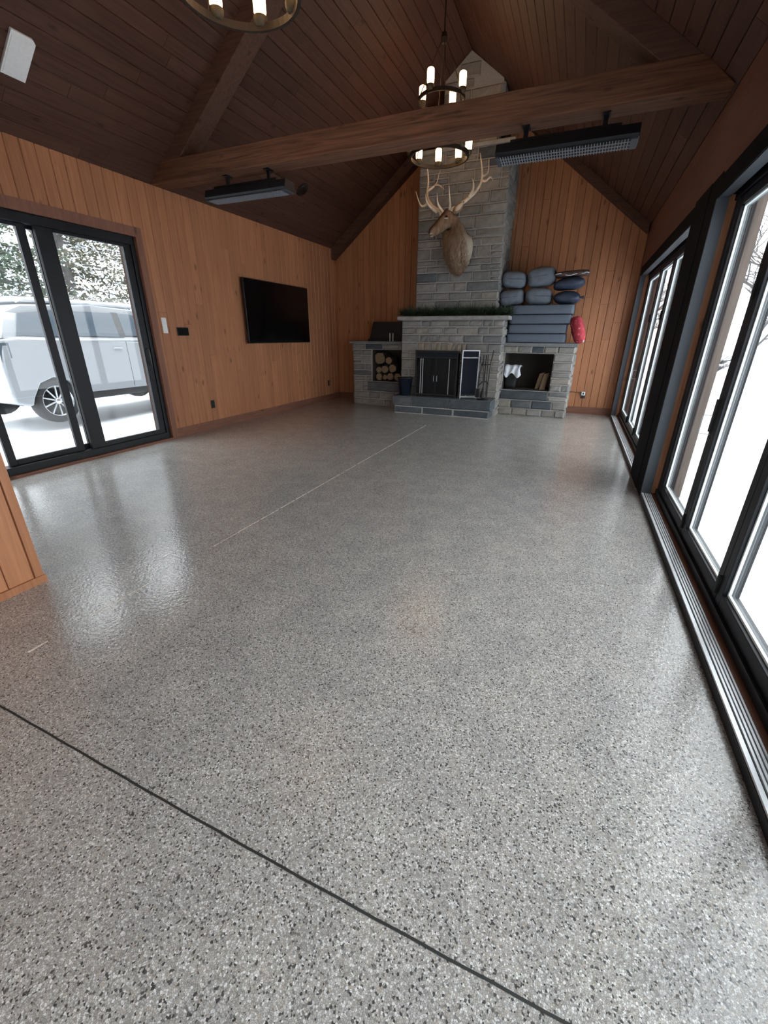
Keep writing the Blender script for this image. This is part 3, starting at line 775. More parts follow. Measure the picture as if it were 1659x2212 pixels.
def superell(hx, hy, hz, e1, e2, nu=28, nv=16, seed=0, wob=.0, pinch=0.0):
    def f(c, e): return math.copysign(abs(c) ** e, c)
    m = MB(); rings = []
    off = Vector((seed * 3.1, seed * 1.7, 0))
    for j in range(1, nv):
        ph = -math.pi / 2 + math.pi * j / nv; r = []
        for i in range(nu):
            th = 2 * math.pi * i / nu
            p = Vector((hx * f(math.cos(ph), e1) * f(math.cos(th), e2), hy * f(math.cos(ph), e1) * f(math.sin(th), e2), hz * f(math.sin(ph), e1)))
            if pinch:
                k = (abs(p.x) / hx) ** 2 * (abs(p.y) / hy) ** 2
                p.z *= 1 - pinch * k
                p.x *= 1 + .10 * k; p.y *= 1 + .10 * k
            if wob: p += p.normalized() * wob * mnoise.noise(p * 7 + off)
            r.append(p)
        rings.append(r)
    m.rings(rings)
    return m
# four slab seat cushions: the two upper ones reach a little further right
for k, (xa_, xb_, z0) in enumerate(((-1.200, -.225, 1.252), (-1.195, -.235, 1.400), (-1.180, -.190, 1.549), (-1.165, -.170, 1.698))):
    lab = ['slate blue slab seat cushion lowest in the stack, lying on the stone counter', 'slate blue slab seat cushion second from the bottom of the stack',
           'slate blue slab seat cushion second from the top of the stack', 'slate blue slab seat cushion on top of the slab stack, under the pillows'][k]
    t = thing('seat_cushion', lab, 'cushion', ((xa_ + xb_) / 2, 8.55, z0), 0, 'slab seat cushions stacked on the right counter')
    w = (xb_ - xa_) / 2
    superell(w, .36, .0735, .16, .12, 36, 14, k, .004).build('pad', 'cushion', t, (0, 0, .0735), smooth=True)
    pp = []
    for i in range(25):
        th = 2 * math.pi * i / 24; ce = lambda c: math.copysign(abs(c) ** .14, c)
        pp.append((w * .995 * ce(math.cos(th)), .36 * .995 * ce(math.sin(th)), .140))
    MB().tube(pp, .004, 5).build('piping', 'navy', t)
# bolster pillows two by two
PIL = [(-1.205, 8.43, 1.848, .205, .20, .126, -4, 'plump grey blue back pillow, lower left of the pillow pile against the chimney'),
       (-.760, 8.43, 1.850, .215, .20, .130, 3, 'plump grey blue back pillow, lower middle of the pillow pile'),
       (-1.195, 8.43, 2.116, .205, .20, .130, 5, 'plump grey blue back pillow, upper left of the pillow pile against the chimney'),
       (-.755, 8.43, 2.128, .225, .20, .145, -5, 'plump grey blue back pillow, highest in the middle of the pile')]
for x, y, z, hx, hy, hz, rot, lab in PIL:
    t = thing('back_pillow', lab, 'pillow', (x, y, z), 0, 'grey blue back pillows piled on the slab cushions')
    o = superell(hx, hy, hz, .62, .55, 32, 18, abs(x) * 3 + z, .016).build('pad', 'pillow', t, (0, 0, hz), smooth=True)
    o.rotation_euler = (0, math.radians(rot), 0)
    pp = [(hx * .99 * math.copysign(abs(math.cos(a)) ** .55, math.cos(a)), hy * .99 * math.copysign(abs(math.sin(a)) ** .55, math.sin(a)), hz) for a in [2 * math.pi * i / 24 for i in range(25)]]
    o2 = MB().tube(pp, .0045, 5).build('piping', 'cushion', t); o2.rotation_euler = o.rotation_euler
t = thing('scatter_pillow', 'shiny navy scatter pillow lying flat at the lower right of the pile', 'pillow', (-.33, 8.40, 1.848), 0, 'navy scatter pillows')
superell(.205, .21, .096, .75, .5, 30, 14, 4, .02, .75).build('pad', 'navy', t, (0.02, 0, .100), smooth=True)
MB().prism([(.20, -.16, .09), (.275, -.20, .105), (.285, -.14, .07)], (0, .02, .012)).build('corner_tip', 'navy', t)
t = thing('scatter_pillow', 'shiny navy scatter pillow on the upper right of the pile, under the brown blanket', 'pillow', (-.31, 8.42, 2.062), 0, 'navy scatter pillows')
o = superell(.235, .21, .092, .75, .5, 30, 14, 9, .02, .7).build('pad', 'navy', t, (0, 0, .095), smooth=True)
o.rotation_euler = (0, math.radians(-6), 0)
t = thing('folded_blanket', 'brown folded blanket with a pale edge on top of the navy pillow', 'blanket', (-.285, 8.40, 2.252), 0)
o = superell(.255, .21, .042, .6, .4, 28, 10, 3, .02, .3).build('fold', 'brown_cloth', t, (0, 0, .045), smooth=True); o.rotation_euler = (0, math.radians(-3), 0)
ed = [(-.25 + .5 * i / 12, -.205 - .012 * math.sin(i * 1.3), .020 + .016 * math.sin(i * .9) + (.03 if i > 10 else 0)) for i in range(13)]
MB().tube(ed, [.003 + .004 * abs(math.sin(i)) for i in range(13)], 7).build('pale_edge', 'white_cloth', t, smooth=True)
t = thing('red_pillow', 'red patterned pillow slumped against the right end of the cushion stack', 'pillow', (-.045, 8.33, 1.254), 0)
o = superell(.095, .19, .215, .66, .75, 28, 20, 2, .025, .30).build('pad', 'red_cloth', t, (-.015, 0, .205), smooth=True); o.rotation_euler = (0, math.radians(-20), 0)
MB().tube([(.075, -.10, .03), (.10, -.12, .045), (.098, -.13, .012)], [.012, .010, .004], 7).build('tie_end', 'white_cloth', t, smooth=True)

# ------------------------------------------------------------------ fireside things
# pine garland on the mantel
MAT['garland'] = plain('pine_garland_green', (.022, .045, .022), .8, var=.5, bscale=15)
ga = thing('pine_garland', 'dark green pine garland laid along the mantel shelf', 'garland', (-2.12, 7.97, BZ + .064))
rr = random.Random(3); nd = MB(); stem = []
for i in range(41):
    x = -.98 + 1.98 * i / 40
    stem.append((x, .03 * math.sin(i * .8), .045 + .015 * math.sin(i * 1.9)))
MB().tube(stem, .008, 6).build('stem', 'bark', ga)
for k in range(4200):
    i = rr.uniform(0, 39.99); a = stem[int(i)]; b = stem[int(i) + 1]; f = i % 1
    p = Vector(a).lerp(Vector(b), f)
    d = Vector((rr.gauss(0, 1), rr.gauss(0, 1), rr.gauss(.35, .9))).normalized(); l = rr.uniform(.06, .185) * (1.15 if .3 < (i % 6) / 6 < .7 else .9)
    q = p + d * l; q.z = max(q.z, .003); s = d.orthogonal().normalized() * .0045
    n = len(nd.v); nd.v += [tuple(p + s), tuple(p - s), tuple(q)]; nd.f.append((n, n + 1, n + 2))
nd = nd.build('needles', 'garland', ga); nd['kind'] = 'stuff'
# black lidded box leaning shape on the left counter with two slim bottles
MAT['matte_black'] = plain('matte_black', (.008, .008, .009), .6)
bx = thing('black_case', 'black lidded case standing on the left stone counter', 'case', (-3.60, 8.58, 1.247))
MB().prism([(-.40, -.16, 0), (.50, -.16, 0), (.50, -.16, .04), (-.39, -.16, .04)], (0, .32, 0)).build('tray', 'matte_black', bx, bevel=.004)
MB().prism([(-.385, -.10, .04), (.50, -.10, .04), (.50, -.04, .36), (-.335, -.04, .36)], (0, .10, 0)).build('lid', 'matte_black', bx, bevel=.006)
MAT['clear'] = plain('pale_glassware', (.62, .62, .62), .15, 0, .6)
for dx, lab in ((-3.485, 'slim pale glass in front of the black case, the left one of the pair'), (-3.42, 'slim pale glass in front of the black case, the right one of the pair')):
    t = thing('slim_glass', lab, 'glass', (dx, 8.36, 1.247), 0, 'pair of slim glasses on the left counter')
    MB().lathe([(.012, 0), (.014, .004), (.010, .02), (.013, .15)], 12).build('bowl', 'clear', t, smooth=True)
    MB().lathe([(.018, 0), (.018, .004), (.004, .006)], 12).build('foot', 'clear', t)
# ash bucket
bk = thing('ash_bucket', 'dark blue black metal ash bucket standing on the left of the hearth', 'bucket', (-2.905, 7.74, .312))
MAT['bucket'] = plain('dark_blue_enamel', (.010, .016, .030), .3, .2)
MB().lathe([(.100, 0), (.105, .01), (.138, .30), (.146, .305), (.146, .318), (.132, .318), (.098, .02), (.001, .02)], 26).build('pail', 'bucket', bk, smooth=True)
MB().lathe([(.134, .300), (.120, .312), (.03, .33), (.001, .332)], 26).build('lid', 'bucket', bk, smooth=True)
MB().tube([(-.145 * math.cos(a), -.09 * math.sin(a), .30 - .06 * math.sin(a)) for a in [math.pi * i / 10 for i in range(11)]], .004, 6).build('bail_handle', 'iron', bk)
# folding fire screen
fs = thing('fire_screen', 'black folding mesh fire screen with a pale framed right wing', 'fire screen', (-2.315, 7.80, .312))
def mesh_panel(parent, p0, p1, h, frame, fill, fw=.02, name='panel'):
    p0, p1 = Vector(p0), Vector(p1); d = (p1 - p0); L_ = d.length; d.normalize(); a = math.atan2(d.y, d.x)
    fr = MB().box((0, -.008, 0), (fw, .008, h)).box((L_ - fw, -.008, 0), (L_, .008, h)).box((fw, -.008, h - fw), (L_ - fw, .008, h)).box((fw, -.008, .02), (L_ - fw, .008, .02 + fw))
    fr.box((fw, -.007, h - .13), (L_ - fw, .007, h - .13 + fw * .7))
    o = fr.build(name, frame, parent, p0); o.rotation_euler = (0, 0, a)
    return o, L_
MAT['screen_mesh'] = glass_mat('fine_black_mesh', (.16, .16, .17), .6)
MAT['navy_panel'] = plain('dark_slate_panel', (.012, .015, .022), .8, 0, .15)
MAT['pale_steel'] = plain('pale_steel', (.42, .43, .45), .35, .7)
pc, L_ = mesh_panel(fs, (-.395, -.055, 0), (.40, -.055, 0), .80, 'iron', None, .028, 'centre_frame')
me_ = box((.03, -.001, .04), (L_ - .03, .001, .67)).build('mesh', 'screen_mesh', pc)
box((.028, -.006, .67), (L_ - .028, .006, .775)).build('top_band', 'navy_panel', pc)
box((L_ / 2 - .008, -.012, .03), (L_ / 2 + .008, .006, .68)).build('door_stile', 'iron', pc)
for q in (.10, .14, L_ - .16): box((q, -.014, .05), (q + .012, -.004, .66)).build('rail', 'pale_steel', pc)
for q in (-.03, .03): MB().tube([(L_ / 2 + q, -.012, .27), (L_ / 2 + q, -.035, .28), (L_ / 2 + q, -.035, .36), (L_ / 2 + q, -.012, .37)], .005, 6).build('door_pull', 'pale_steel', pc)
pl, L_ = mesh_panel(fs, (-.425, .09, 0), (-.395, -.05, 0), .80, 'iron', None, .018, 'left_wing')
box((.018, -.002, .04), (L_ - .018, .002, .67)).build('wing_panel', 'screen_mesh', pl)
pr_, L_ = mesh_panel(fs, (.475, -.09, 0), (.755, .02, 0), .815, 'pale_steel', None, .015, 'right_wing'); pr_['label'] = 'pale steel framed wing'
box((.022, -.003, .06), (L_ - .022, .003, .69)).build('wing_panel', 'navy_panel', pr_)
box((.022, -.003, .705), (L_ - .022, .003, .793)).build('wing_panel', 'navy_panel', pr_)
for q in (.25, .6): MB().tube([(.405, -.06, q), (.475, -.09, q)], .007, 6).build('hinge', 'iron', fs)
# andirons and burnt logs in the firebox
t = thing('fire_grate', 'dark iron log grate inside the firebox', 'grate', (-2.285, 8.16, .332))
for k in range(5): MB().tube([(-.24 + .12 * k, -.12, .20), (-.24 + .12 * k, -.10, .08), (-.24 + .12 * k, .14, .08), (-.24 + .12 * k, .17, .16)], .010, 6).build('bar', 'iron', t)
for yk in (-.08, .12): MB().tube([(-.27, yk, 0), (-.27, yk, .08), (.27, yk, .08), (.27, yk, 0)], .010, 6).build('cross_bar', 'iron', t)
# fire tools
tl = thing('fire_tool_set', 'black wrought iron fire tools on a stand right of the screen', 'fire tools', (-1.425, 7.72, .312))
MB().lathe([(.10, 0), (.10, .012), (.05, .022), (.012, .03)], 22).build('base', 'iron', tl)
MB().tube([(0, 0, .02), (0, 0, .74)], .010, 8).build('pole', 'iron', tl)
MB().tube([(-.09, 0, .58), (-.03, .015, .585), (0, 0, .585), (.03, .015, .585), (.09, 0, .60)], .009, 6).build('crossbar', 'iron', tl)
MB().tube([(-.085, 0, .24), (-.04, .01, .30), (0, 0, .315), (.04, .01, .30), (.085, 0, .26)], .009, 6).build('lower_brace', 'iron', tl)
def tool(name, pts, r, head=None):
    o = MB().tube(pts, r, 7).build(name, 'iron', tl)
    if head: head.build('head', 'iron', o)
tool('shovel', [(-.10, -.03, .72), (-.075, -.02, .58), (-.085, -.03, .30), (-.092, -.03, .20)], .009, MB().prism([(-.125, -.04, .04), (-.062, -.04, .04), (-.065, -.04, .19), (-.12, -.04, .19)], (0, .012, 0)))
tool('brush', [(-.035, -.04, .74), (-.035, -.03, .58), (-.01, -.05, .40), (.005, -.05, .22)], .009, MB().tube([(.005, -.05, .23), (.004, -.05, .15), (-.004, -.05, .04)], [.012, .028, .034], 9))
tool('poker', [(.12, -.03, .82), (.085, -.025, .60), (.075, -.03, .30), (.07, -.03, .06), (.055, -.03, .05)], [.011, .009, .009, .009, .006])
tool('tongs', [(.04, -.045, .76), (.04, -.035, .58), (.05, -.04, .34), (.058, -.04, .08)], .009)
# firewood in the left niche
MAT['log_bark'] = plain('log_bark', (.055, .035, .024), .95, var=.4, bump=.8, bscale=30)
MAT['log_end'] = plain('cut_log_end', (.24, .16, .095), .8, var=.25, bscale=35)
rr = random.Random(9)
LOGS = [(-3.69, .92, .125, 'large round log with a pale cut end at the top left of the log niche'), (-3.575, .715, .082, 'smaller round log below the large one in the middle of the log niche'),
        (-3.715, .700, .070, 'round log at the left wall of the log niche'), (-3.46, .572, .078, 'split log with a bright cut end at the bottom of the log niche'),
        (-3.695, .565, .075, 'round log at the lower left of the log niche'), (-3.575, .556, .055, 'thin log on the niche floor between two logs'),
        (-3.415, .735, .085, 'dark log in the shaded right part of the log niche'), (-3.49, .885, .075, 'dark log near the roof of the log niche'), (-3.30, .57, .080, 'log at the lower right corner of the log niche')]
for x, z, r, lab in LOGS:
    t = thing('fire_log', lab, 'log', (x, 8.31 + rr.uniform(0, .06), z), 0, 'firewood in the left niche')
    n = 12; prof = [r * rr.uniform(.86, 1.05) for _ in range(n)]
    rg = []
    for yv in (0, .12, .26, .40):
        rg.append([(prof[i] * math.cos(2 * math.pi * i / n) * (1 + .02 * math.sin(yv * 30)), yv, prof[i] * math.sin(2 * math.pi * i / n)) for i in range(n)])
    MB().rings(rg).build('bark', 'log_bark', t, smooth=True)
    MB().rings([[(p * .94 * math.cos(2 * math.pi * i / n), -.004, p * .94 * math.sin(2 * math.pi * i / n)) for i, p in enumerate(prof)], [(p * .94 * math.cos(2 * math.pi * i / n), .004, p * .94 * math.sin(2 * math.pi * i / n)) for i, p in enumerate(prof)]]).build('cut_end', 'log_end', t)
# black bin with a cloth, and kindling, in the right niche
bn = thing('black_bin', 'black plastic bin in the right niche', 'bin', (-1.065, 8.46, .462))
bm_ = MB(); rgs = []
for s, z in ((.82, 0), (.86, .05), (1.0, .26), (1.05, .27), (1.05, .285), (.97, .285), (.84, .03), (.3, .025)):
    pts = []
    for i in range(24):
        a = 2 * math.pi * i / 24; ce = lambda c: math.copysign(abs(c) ** .45, c)
        pts.append((.135 * s * ce(math.cos(a)), .15 * s * ce(math.sin(a)), z))
    rgs.append(pts)
bm_.rings(rgs).build('tub', 'black_plastic', bn, smooth=True)
for s in (-1, 1): MB().tube([(s * .12, -.08, .27), (s * .135, -.06, .315), (s * .135, .06, .315), (s * .12, .08, .27)], .012, 8).build('handle', 'black_plastic', bn, smooth=True)
ct = thing('white_rag', 'crumpled white and pale blue cloth stuffed in the black bin', 'cloth', (-1.045, 8.44, .70))
cm = MB(); nx_, nz_ = 22, 16; g = {}
for j in range(nz_):
    for i in range(nx_):
        u, v = i / (nx_ - 1), j / (nz_ - 1)
        # drapes over the front rim: back half stands in the bin, front hangs down
        x = (u - .5) * .30
        ph = v
        if ph < .5: yv = .06 - .18 * (ph / .5); z = .155 - .02 * math.cos(ph * 6) + .03 * mnoise.noise(Vector((u * 5, ph * 5, 2)))
        else: yv = -.165 - .012 * mnoise.noise(Vector((u * 6, ph * 6, 7))); z = .155 - (ph - .5) * 2 * (.115 + .085 * math.sin(u * 5.2 + .4) ** 2)
        yv += .015 * math.sin(u * 17 + v * 3)
        g[i, j] = len(cm.v); cm.v.append((x + .012 * math.sin(v * 9 + u * 5), yv, z))
for j in range(nz_ - 1):
    for i in range(nx_ - 1): cm.f.append((g[i, j], g[i + 1, j], g[i + 1, j + 1], g[i, j + 1]))
co = cm.build('cloth_sheet', 'white_cloth', ct, smooth=True)
sd = co.modifiers.new('thickness', 'SOLIDIFY'); sd.thickness = .004
for x, y, z, a, lab in ((-.50, 8.42, .462, 20, 'pale split kindling standing against the right side of the storage niche'), (-.565, 8.50, .462, -12, 'darker split kindling leaning behind the pale piece in the storage niche')):
    t = thing('kindling_piece', lab, 'firewood', (x, y, z), math.radians(a), 'kindling in the right niche')
    MB().rings([[(-.055, -.04, 0), (.045, -.035, 0), (.05, .04, 0), (-.04, .035, 0)], [(-.03, -.045, .14), (.055, -.035, .13), (.06, .035, .14), (-.035, .03, .13)], [(.0, -.04, .27), (.085, -.03, .30), (.09, .03, .29), (.0, .03, .26)]]).build('split_wood', 'log_end', t)
    MB().rings([[(-.058, .03, 0), (.05, .042, 0), (.05, .05, 0), (-.05, .045, 0)], [(.0, .03, .26), (.092, .035, .29), (.092, .045, .28), (.0, .042, .25)]]).build('bark_strip', 'log_bark', t)

# ------------------------------------------------------------------ mounted elk head
def elk_mat():
    m, nt, b = newmat('elk_hide'); L = nt.links.new
    tc = N(nt, 'ShaderNodeTexCoord'); sp = N(nt, 'ShaderNodeSeparateXYZ'); L(tc.outputs['Object'], sp.inputs[0])
    nz = N(nt, 'ShaderNodeTexNoise'); nz.inputs['Scale'].default_value = 9; nz.inputs['Detail'].default_value = 5
    mp_ = N(nt, 'ShaderNodeMapping'); mp_.inputs['Scale'].default_value = (3, 3, .8); L(tc.outputs['Object'], mp_.inputs['Vector']); L(mp_.outputs[0], nz.inputs['Vector'])
    base = ramp(nt, [(.3, (.155, .095, .058)), (.7, (.30, .205, .135))]); L(nz.outputs['Fac'], base.inputs[0])
    # pale flank towards +x
    mr = N(nt, 'ShaderNodeMapRange'); mr.inputs[1].default_value = .165; mr.inputs[2].default_value = .225; L(sp.outputs[0], mr.inputs[0])
    m1 = N(nt, 'ShaderNodeMixRGB'); m1.inputs[2].default_value = (.50, .42, .32, 1); L(mr.outputs[0], m1.inputs[0]); L(base.outputs[0], m1.inputs[1])
    # dark face bridge: along the top of the head
    dt = N(nt, 'ShaderNodeVectorMath', operation='DOT_PRODUCT'); dt.inputs[1].default_value = (-.66, -.30, .69); L(tc.outputs['Object'], dt.inputs[0])
    m2r = N(nt, 'ShaderNodeMapRange'); m2r.inputs[1].default_value = .545; m2r.inputs[2].default_value = .590; L(dt.outputs['Value'], m2r.inputs[0])
    m2 = N(nt, 'ShaderNodeMixRGB'); m2.inputs[2].default_value = (.055, .026, .017, 1); L(m2r.outputs[0], m2.inputs[0]); L(m1.outputs[0], m2.inputs[1])
    L(m2.outputs[0], b.inputs['Base Color']); b.inputs['Roughness'].default_value = .9; b.inputs['Specular IOR Level'].default_value = .2
    n3 = N(nt, 'ShaderNodeTexNoise'); n3.inputs['Scale'].default_value = 60; n3.inputs['Detail'].default_value = 3; L(mp_.outputs[0], n3.inputs['Vector'])
    bp = N(nt, 'ShaderNodeBump'); bp.inputs['Strength'].default_value = .5; bp.inputs['Distance'].default_value = .01
    L(n3.outputs['Fac'], bp.inputs['Height']); L(bp.outputs[0], b.inputs['Normal'])
    return m
MAT['hide'] = elk_mat()
MAT['antler'] = plain('bone_antler', (.62, .52, .40), .5, var=.3, bscale=14)
MAT['nose'] = plain('black_nose', (.012, .010, .010), .35)
MAT['muzzle'] = plain('pale_muzzle_fur', (.55, .46, .36), .9, var=.1)
EO = Vector((-2.115, 8.088, 2.64))
elk = thing('elk_head_mount', 'mounted elk head with wide antlers on the chimney breast', 'elk mount', EO)
def EL(x, yo, z): return Vector((x, -yo, z))      # x right, yo out of the wall, z up
def ring(c, a, b, n=20, egg=0.0):
    c, a, b = EL(*c), EL(*a), EL(*b); r = []
    for i in range(n):
        th = 2 * math.pi * i / n; s = math.sin(th)
        k = 1 + egg * s
        r.append(c + a * (math.cos(th) * k) + b * s)
    return r
def nb(alpha, h): return (0, -math.sin(alpha) * h, math.cos(alpha) * h)
rad = math.radians
HA = Vector((.42, .90, 0)); HB = Vector((-.30, .15, .92))
def hr(c, w, h, egg=0): return ring(c, tuple(HA * w), tuple(HB * h), egg=egg)
rings = [ring((.03, .0, -.02), (.180, 0, 0), (0, 0, .31), egg=.30), ring((.03, .05, -.02), (.210, 0, 0), (0, 0, .335), egg=.30), ring((.025, .15, -.01), (.220, 0, 0), nb(rad(12), .335), egg=.28),
         ring((.01, .26, .03), (.215, 0, 0), nb(rad(28), .30), egg=.2), ring((-.005, .34, .13), (.205, .02, 0), nb(rad(40), .26), egg=.1),
         ring((-.015, .39, .24), (.182, .03, 0), nb(rad(50), .22)), ring((-.025, .425, .33), (.145, .06, 0), (-.02, -.12, .13)), ring((-.045, .45, .395), (.090, .098, 0), (-.05, -.03, .135)),
         hr((-.078, .475, .42), .100, .135), hr((-.125, .495, .388), .100, .125, .1), hr((-.17, .515, .345), .086, .112, .12), hr((-.215, .54, .300), .072, .097, .1),
         hr((-.265, .565, .258), .064, .084), hr((-.305, .585, .230), .064, .074), hr((-.335, .60, .212), .055, .058), hr((-.352, .608, .202), .026, .030)]
body = MB().rings(rings).build('head_and_neck', 'hide', elk, smooth=True)
sb = body.modifiers.new('smooth', 'SUBSURF'); sb.levels = 1; sb.render_levels = 1
MB().rings([hr((-.325, .598, .230), .040, .030), hr((-.345, .608, .222), .040, .028), hr((-.356, .612, .216), .02, .014)]).build('nose', 'nose', elk, smooth=True)
MB().rings([hr((-.272, .566, .196), .034, .014), hr((-.305, .583, .176), .036, .018), hr((-.330, .596, .172), .026, .014), hr((-.337, .6, .172), .01, .006)]).build('chin', 'muzzle', elk, smooth=True)
MB().rings([hr((-.30, .585, .205), .056, .014), hr((-.328, .60, .196), .052, .016), hr((-.346, .607, .194), .026, .010)]).build('lip', 'muzzle', elk, smooth=True)
for s in (1, -1):
    ec = Vector((-.130, .50, .415)) + HA * (.088 * s)
    e = superell(.024, .020, .022, 1, 1, 14, 10).build('eye', 'nose', elk, EL(*ec), smooth=True)
    superell(.030, .022, .012, 1, 1, 14, 8).build('eyelid', 'muzzle', e, (0, .004, -.020), smooth=True)
    # ears: pointed leaf shells
    eb = Vector((-.035, .46, .46)) + HA * (.085 * s)
    tip = eb + (Vector((.16, -.02, .14)) if s > 0 else Vector((-.14, -.12, .12)))
    ax = (tip - eb); ln = ax.length; ax.normalize(); sd_ = ax.cross(HA).normalized(); nrm = HA * s
    rg = []
    for k, wv in ((0, .020), (.2, .046), (.45, .058), (.7, .045), (.9, .018), (1, .003)):
        c = eb + ax * (ln * k)
        rg.append([EL(*(c + sd_ * (wv * math.cos(q)) + nrm * (.012 * math.sin(q) - .016 * math.cos(q) ** 2 * (1 - k)))) for q in [2 * math.pi * i / 10 for i in range(10)]])
    er = MB().rings(rg).build('ear', 'hide', elk, smooth=True)
    MB().rings([[p * 1.0 + EL(*(nrm * .009)) for p in [sum((Vector(q) for q in rr_), Vector()) / 10 + (Vector(pp_) - sum((Vector(q) for q in rr_), Vector()) / 10) * .6 for pp_ in rr_]] for rr_ in rg[1:-1]]).build('ear_lining', 'muzzle', er, smooth=True)
# shaggy mane on throat and chest
mn = MB(); rr = random.Random(12)
for k in range(1500):
    ri = rr.uniform(1.5, 7.2); q = rr.uniform(math.pi * 1.02, math.pi * 1.98)
    a, b = rings[int(ri)], rings[int(ri) + 1]; f = ri % 1; qi = q / (2 * math.pi) * 20
    p = a[int(qi) % 20].lerp(b[int(qi) % 20], f); p2 = a[(int(qi) + 1) % 20].lerp(b[(int(qi) + 1) % 20], f); p = p.lerp(p2, qi % 1)
    d = Vector((rr.gauss(0, .25), rr.uniform(-.5, -.1), -1)).normalized() * rr.uniform(.03, .075); sx = Vector((rr.uniform(.002, .004), 0, 0)); n = len(mn.v)
    mn.v += [tuple(p - sx), tuple(p + sx), tuple(p + d)]; mn.f.append((n, n + 1, n + 2))
mn.build('mane', 'hide', elk)['kind'] = 'stuff'
# antlers traced in the depth planes in front of the chimney
def antler(beam, tines, r0):
    P = [W(*q) - EO for q in beam]
    # resample smoothly
    def smooth(Q, n):
        out = []
        Q = [Q[0] * 2 - Q[1]] + Q + [Q[-1] * 2 - Q[-2]]
        for i in range(1, len(Q) - 2):
            for k in range(n):
                t_ = k / n; a, b, c, d = Q[i - 1], Q[i], Q[i + 1], Q[i + 2]
                out.append(.5 * ((2 * b) + (c - a) * t_ + (2 * a - 5 * b + 4 * c - d) * t_ ** 2 + (3 * b - a - 3 * c + d) * t_ ** 3))
        out.append(Q[-2]); return out
    B = smooth(P, 4); n = len(B)
    o = MB().tube(B, [r0 * 1.2 * (1 - .78 * i / (n - 1)) for i in range(n)], 9).build('antler', 'antler', elk, smooth=True)
    for tn, r in tines:
        T = smooth([W(*q) - EO for q in tn], 4); k = len(T)
        MB().tube(T, [r * 1.6 * (1 - .85 * i / (k - 1)) for i in range(k)], 8).build('tine', 'antler', o, smooth=True)
antler([(964, 470, 7.62), (972, 456, 7.64), (988, 446, 7.67), (1010, 430, 7.70), (1030, 411, 7.72), (1041, 388, 7.72), (1041, 360, 7.68), (1037, 330, 7.64)],
       [([(968, 462, 7.63), (972, 445, 7.55), (971, 424, 7.48), (970, 400, 7.42)], .016), ([(1013, 426, 7.70), (1021, 412, 7.64), (1023, 398, 7.58), (1021, 386, 7.54)], .016),
        ([(1041, 390, 7.72), (1050, 391, 7.72), (1058, 383, 7.70), (1062, 384, 7.69), (1065, 391, 7.68)], .012), ([(1042, 382, 7.72), (1053, 374, 7.72), (1056, 360, 7.70), (1056, 345, 7.68)], .010)], .030)
antler([(956, 468, 7.60), (948, 456, 7.60), (936, 448, 7.62), (926, 434, 7.64), (923, 418, 7.66), (925, 398, 7.66), (925, 382, 7.64), (923, 360, 7.60)],
       [([(944, 459, 7.58), (930, 447, 7.48), (922, 436, 7.42), (919, 419, 7.38)], .017), ([(960, 462, 7.59), (950, 448, 7.52), (945, 436, 7.46), (944, 417, 7.42)], .017),
        ([(927, 437, 7.64), (914, 446, 7.62), (906, 438, 7.60), (898, 413, 7.56)], .015), ([(925, 412, 7.66), (936, 404, 7.68), (944, 394, 7.68), (949, 371, 7.66)], .013), ([(940, 400, 7.68), (948, 400, 7.68), (954, 404, 7.67), (960, 410, 7.66)], .011)], .028)

# ------------------------------------------------------------------ outside: snow ground
def snow_field(name, label, x0, x1, y0, y1, nx, ny, zf):
    m = MB()
    for j in range(ny + 1):
        for i in range(nx + 1):
            x = x0 + (x1 - x0) * i / nx; y = y0 + (y1 - y0) * j / ny
            m.v.append((x, y, zf(x, y)))
    for j in range(ny):
        for i in range(nx):
            a = j * (nx + 1) + i; m.f.append((a, a + 1, a + nx + 2, a + nx + 1))
    o = m.build(name, 'snow', smooth=True); struct(o, label, 'snow'); return o
def zl_(x, y):
    d = XL - .30 - x
    near = math.exp(-((d - .9) / .75) ** 2) * (.20 + .10 * math.sin(y * 1.1 + 1.0))
    return -.10 + near * min(1, max(0, d * 3)) + .06 * mnoise.noise(Vector((x * .6, y * .6, 0))) + max(0, d - 9) * .025
def zr_(x, y):
    d = x - XR
    return -.14 + .05 * mnoise.noise(Vector((x * .35, y * .35, 5))) + max(0, d - 12) * .02
snow_field('ground', 'snow covered yard outside the left sliding door', -60, XL - .305, -25, 70, 130, 120, zl_)
snow_field('ground_right', 'bright snow field outside the right glass doors', WX + .01, 90, -25, 110, 110, 130, zr_)
snow_field('ground_back', 'snow behind the building', XL - .305, WX + .01, YB + .25, 70, 8, 40, lambda x, y: -.12)
snow_field('ground_front', 'snow in front of the building', XL - .305, WX + .01, -25, YN - .25, 8, 20, lambda x, y: -.12)

MAT['post_wood'] = wood('weathered_reveal', (.14, .105, .085), (.26, .20, .165), 'Z', .8, vary=.05)
box((XR + .235, 4.235, 0), (WX + .004, 4.289, 2.36)).build('exterior_reveal', 'post_wood', wr)
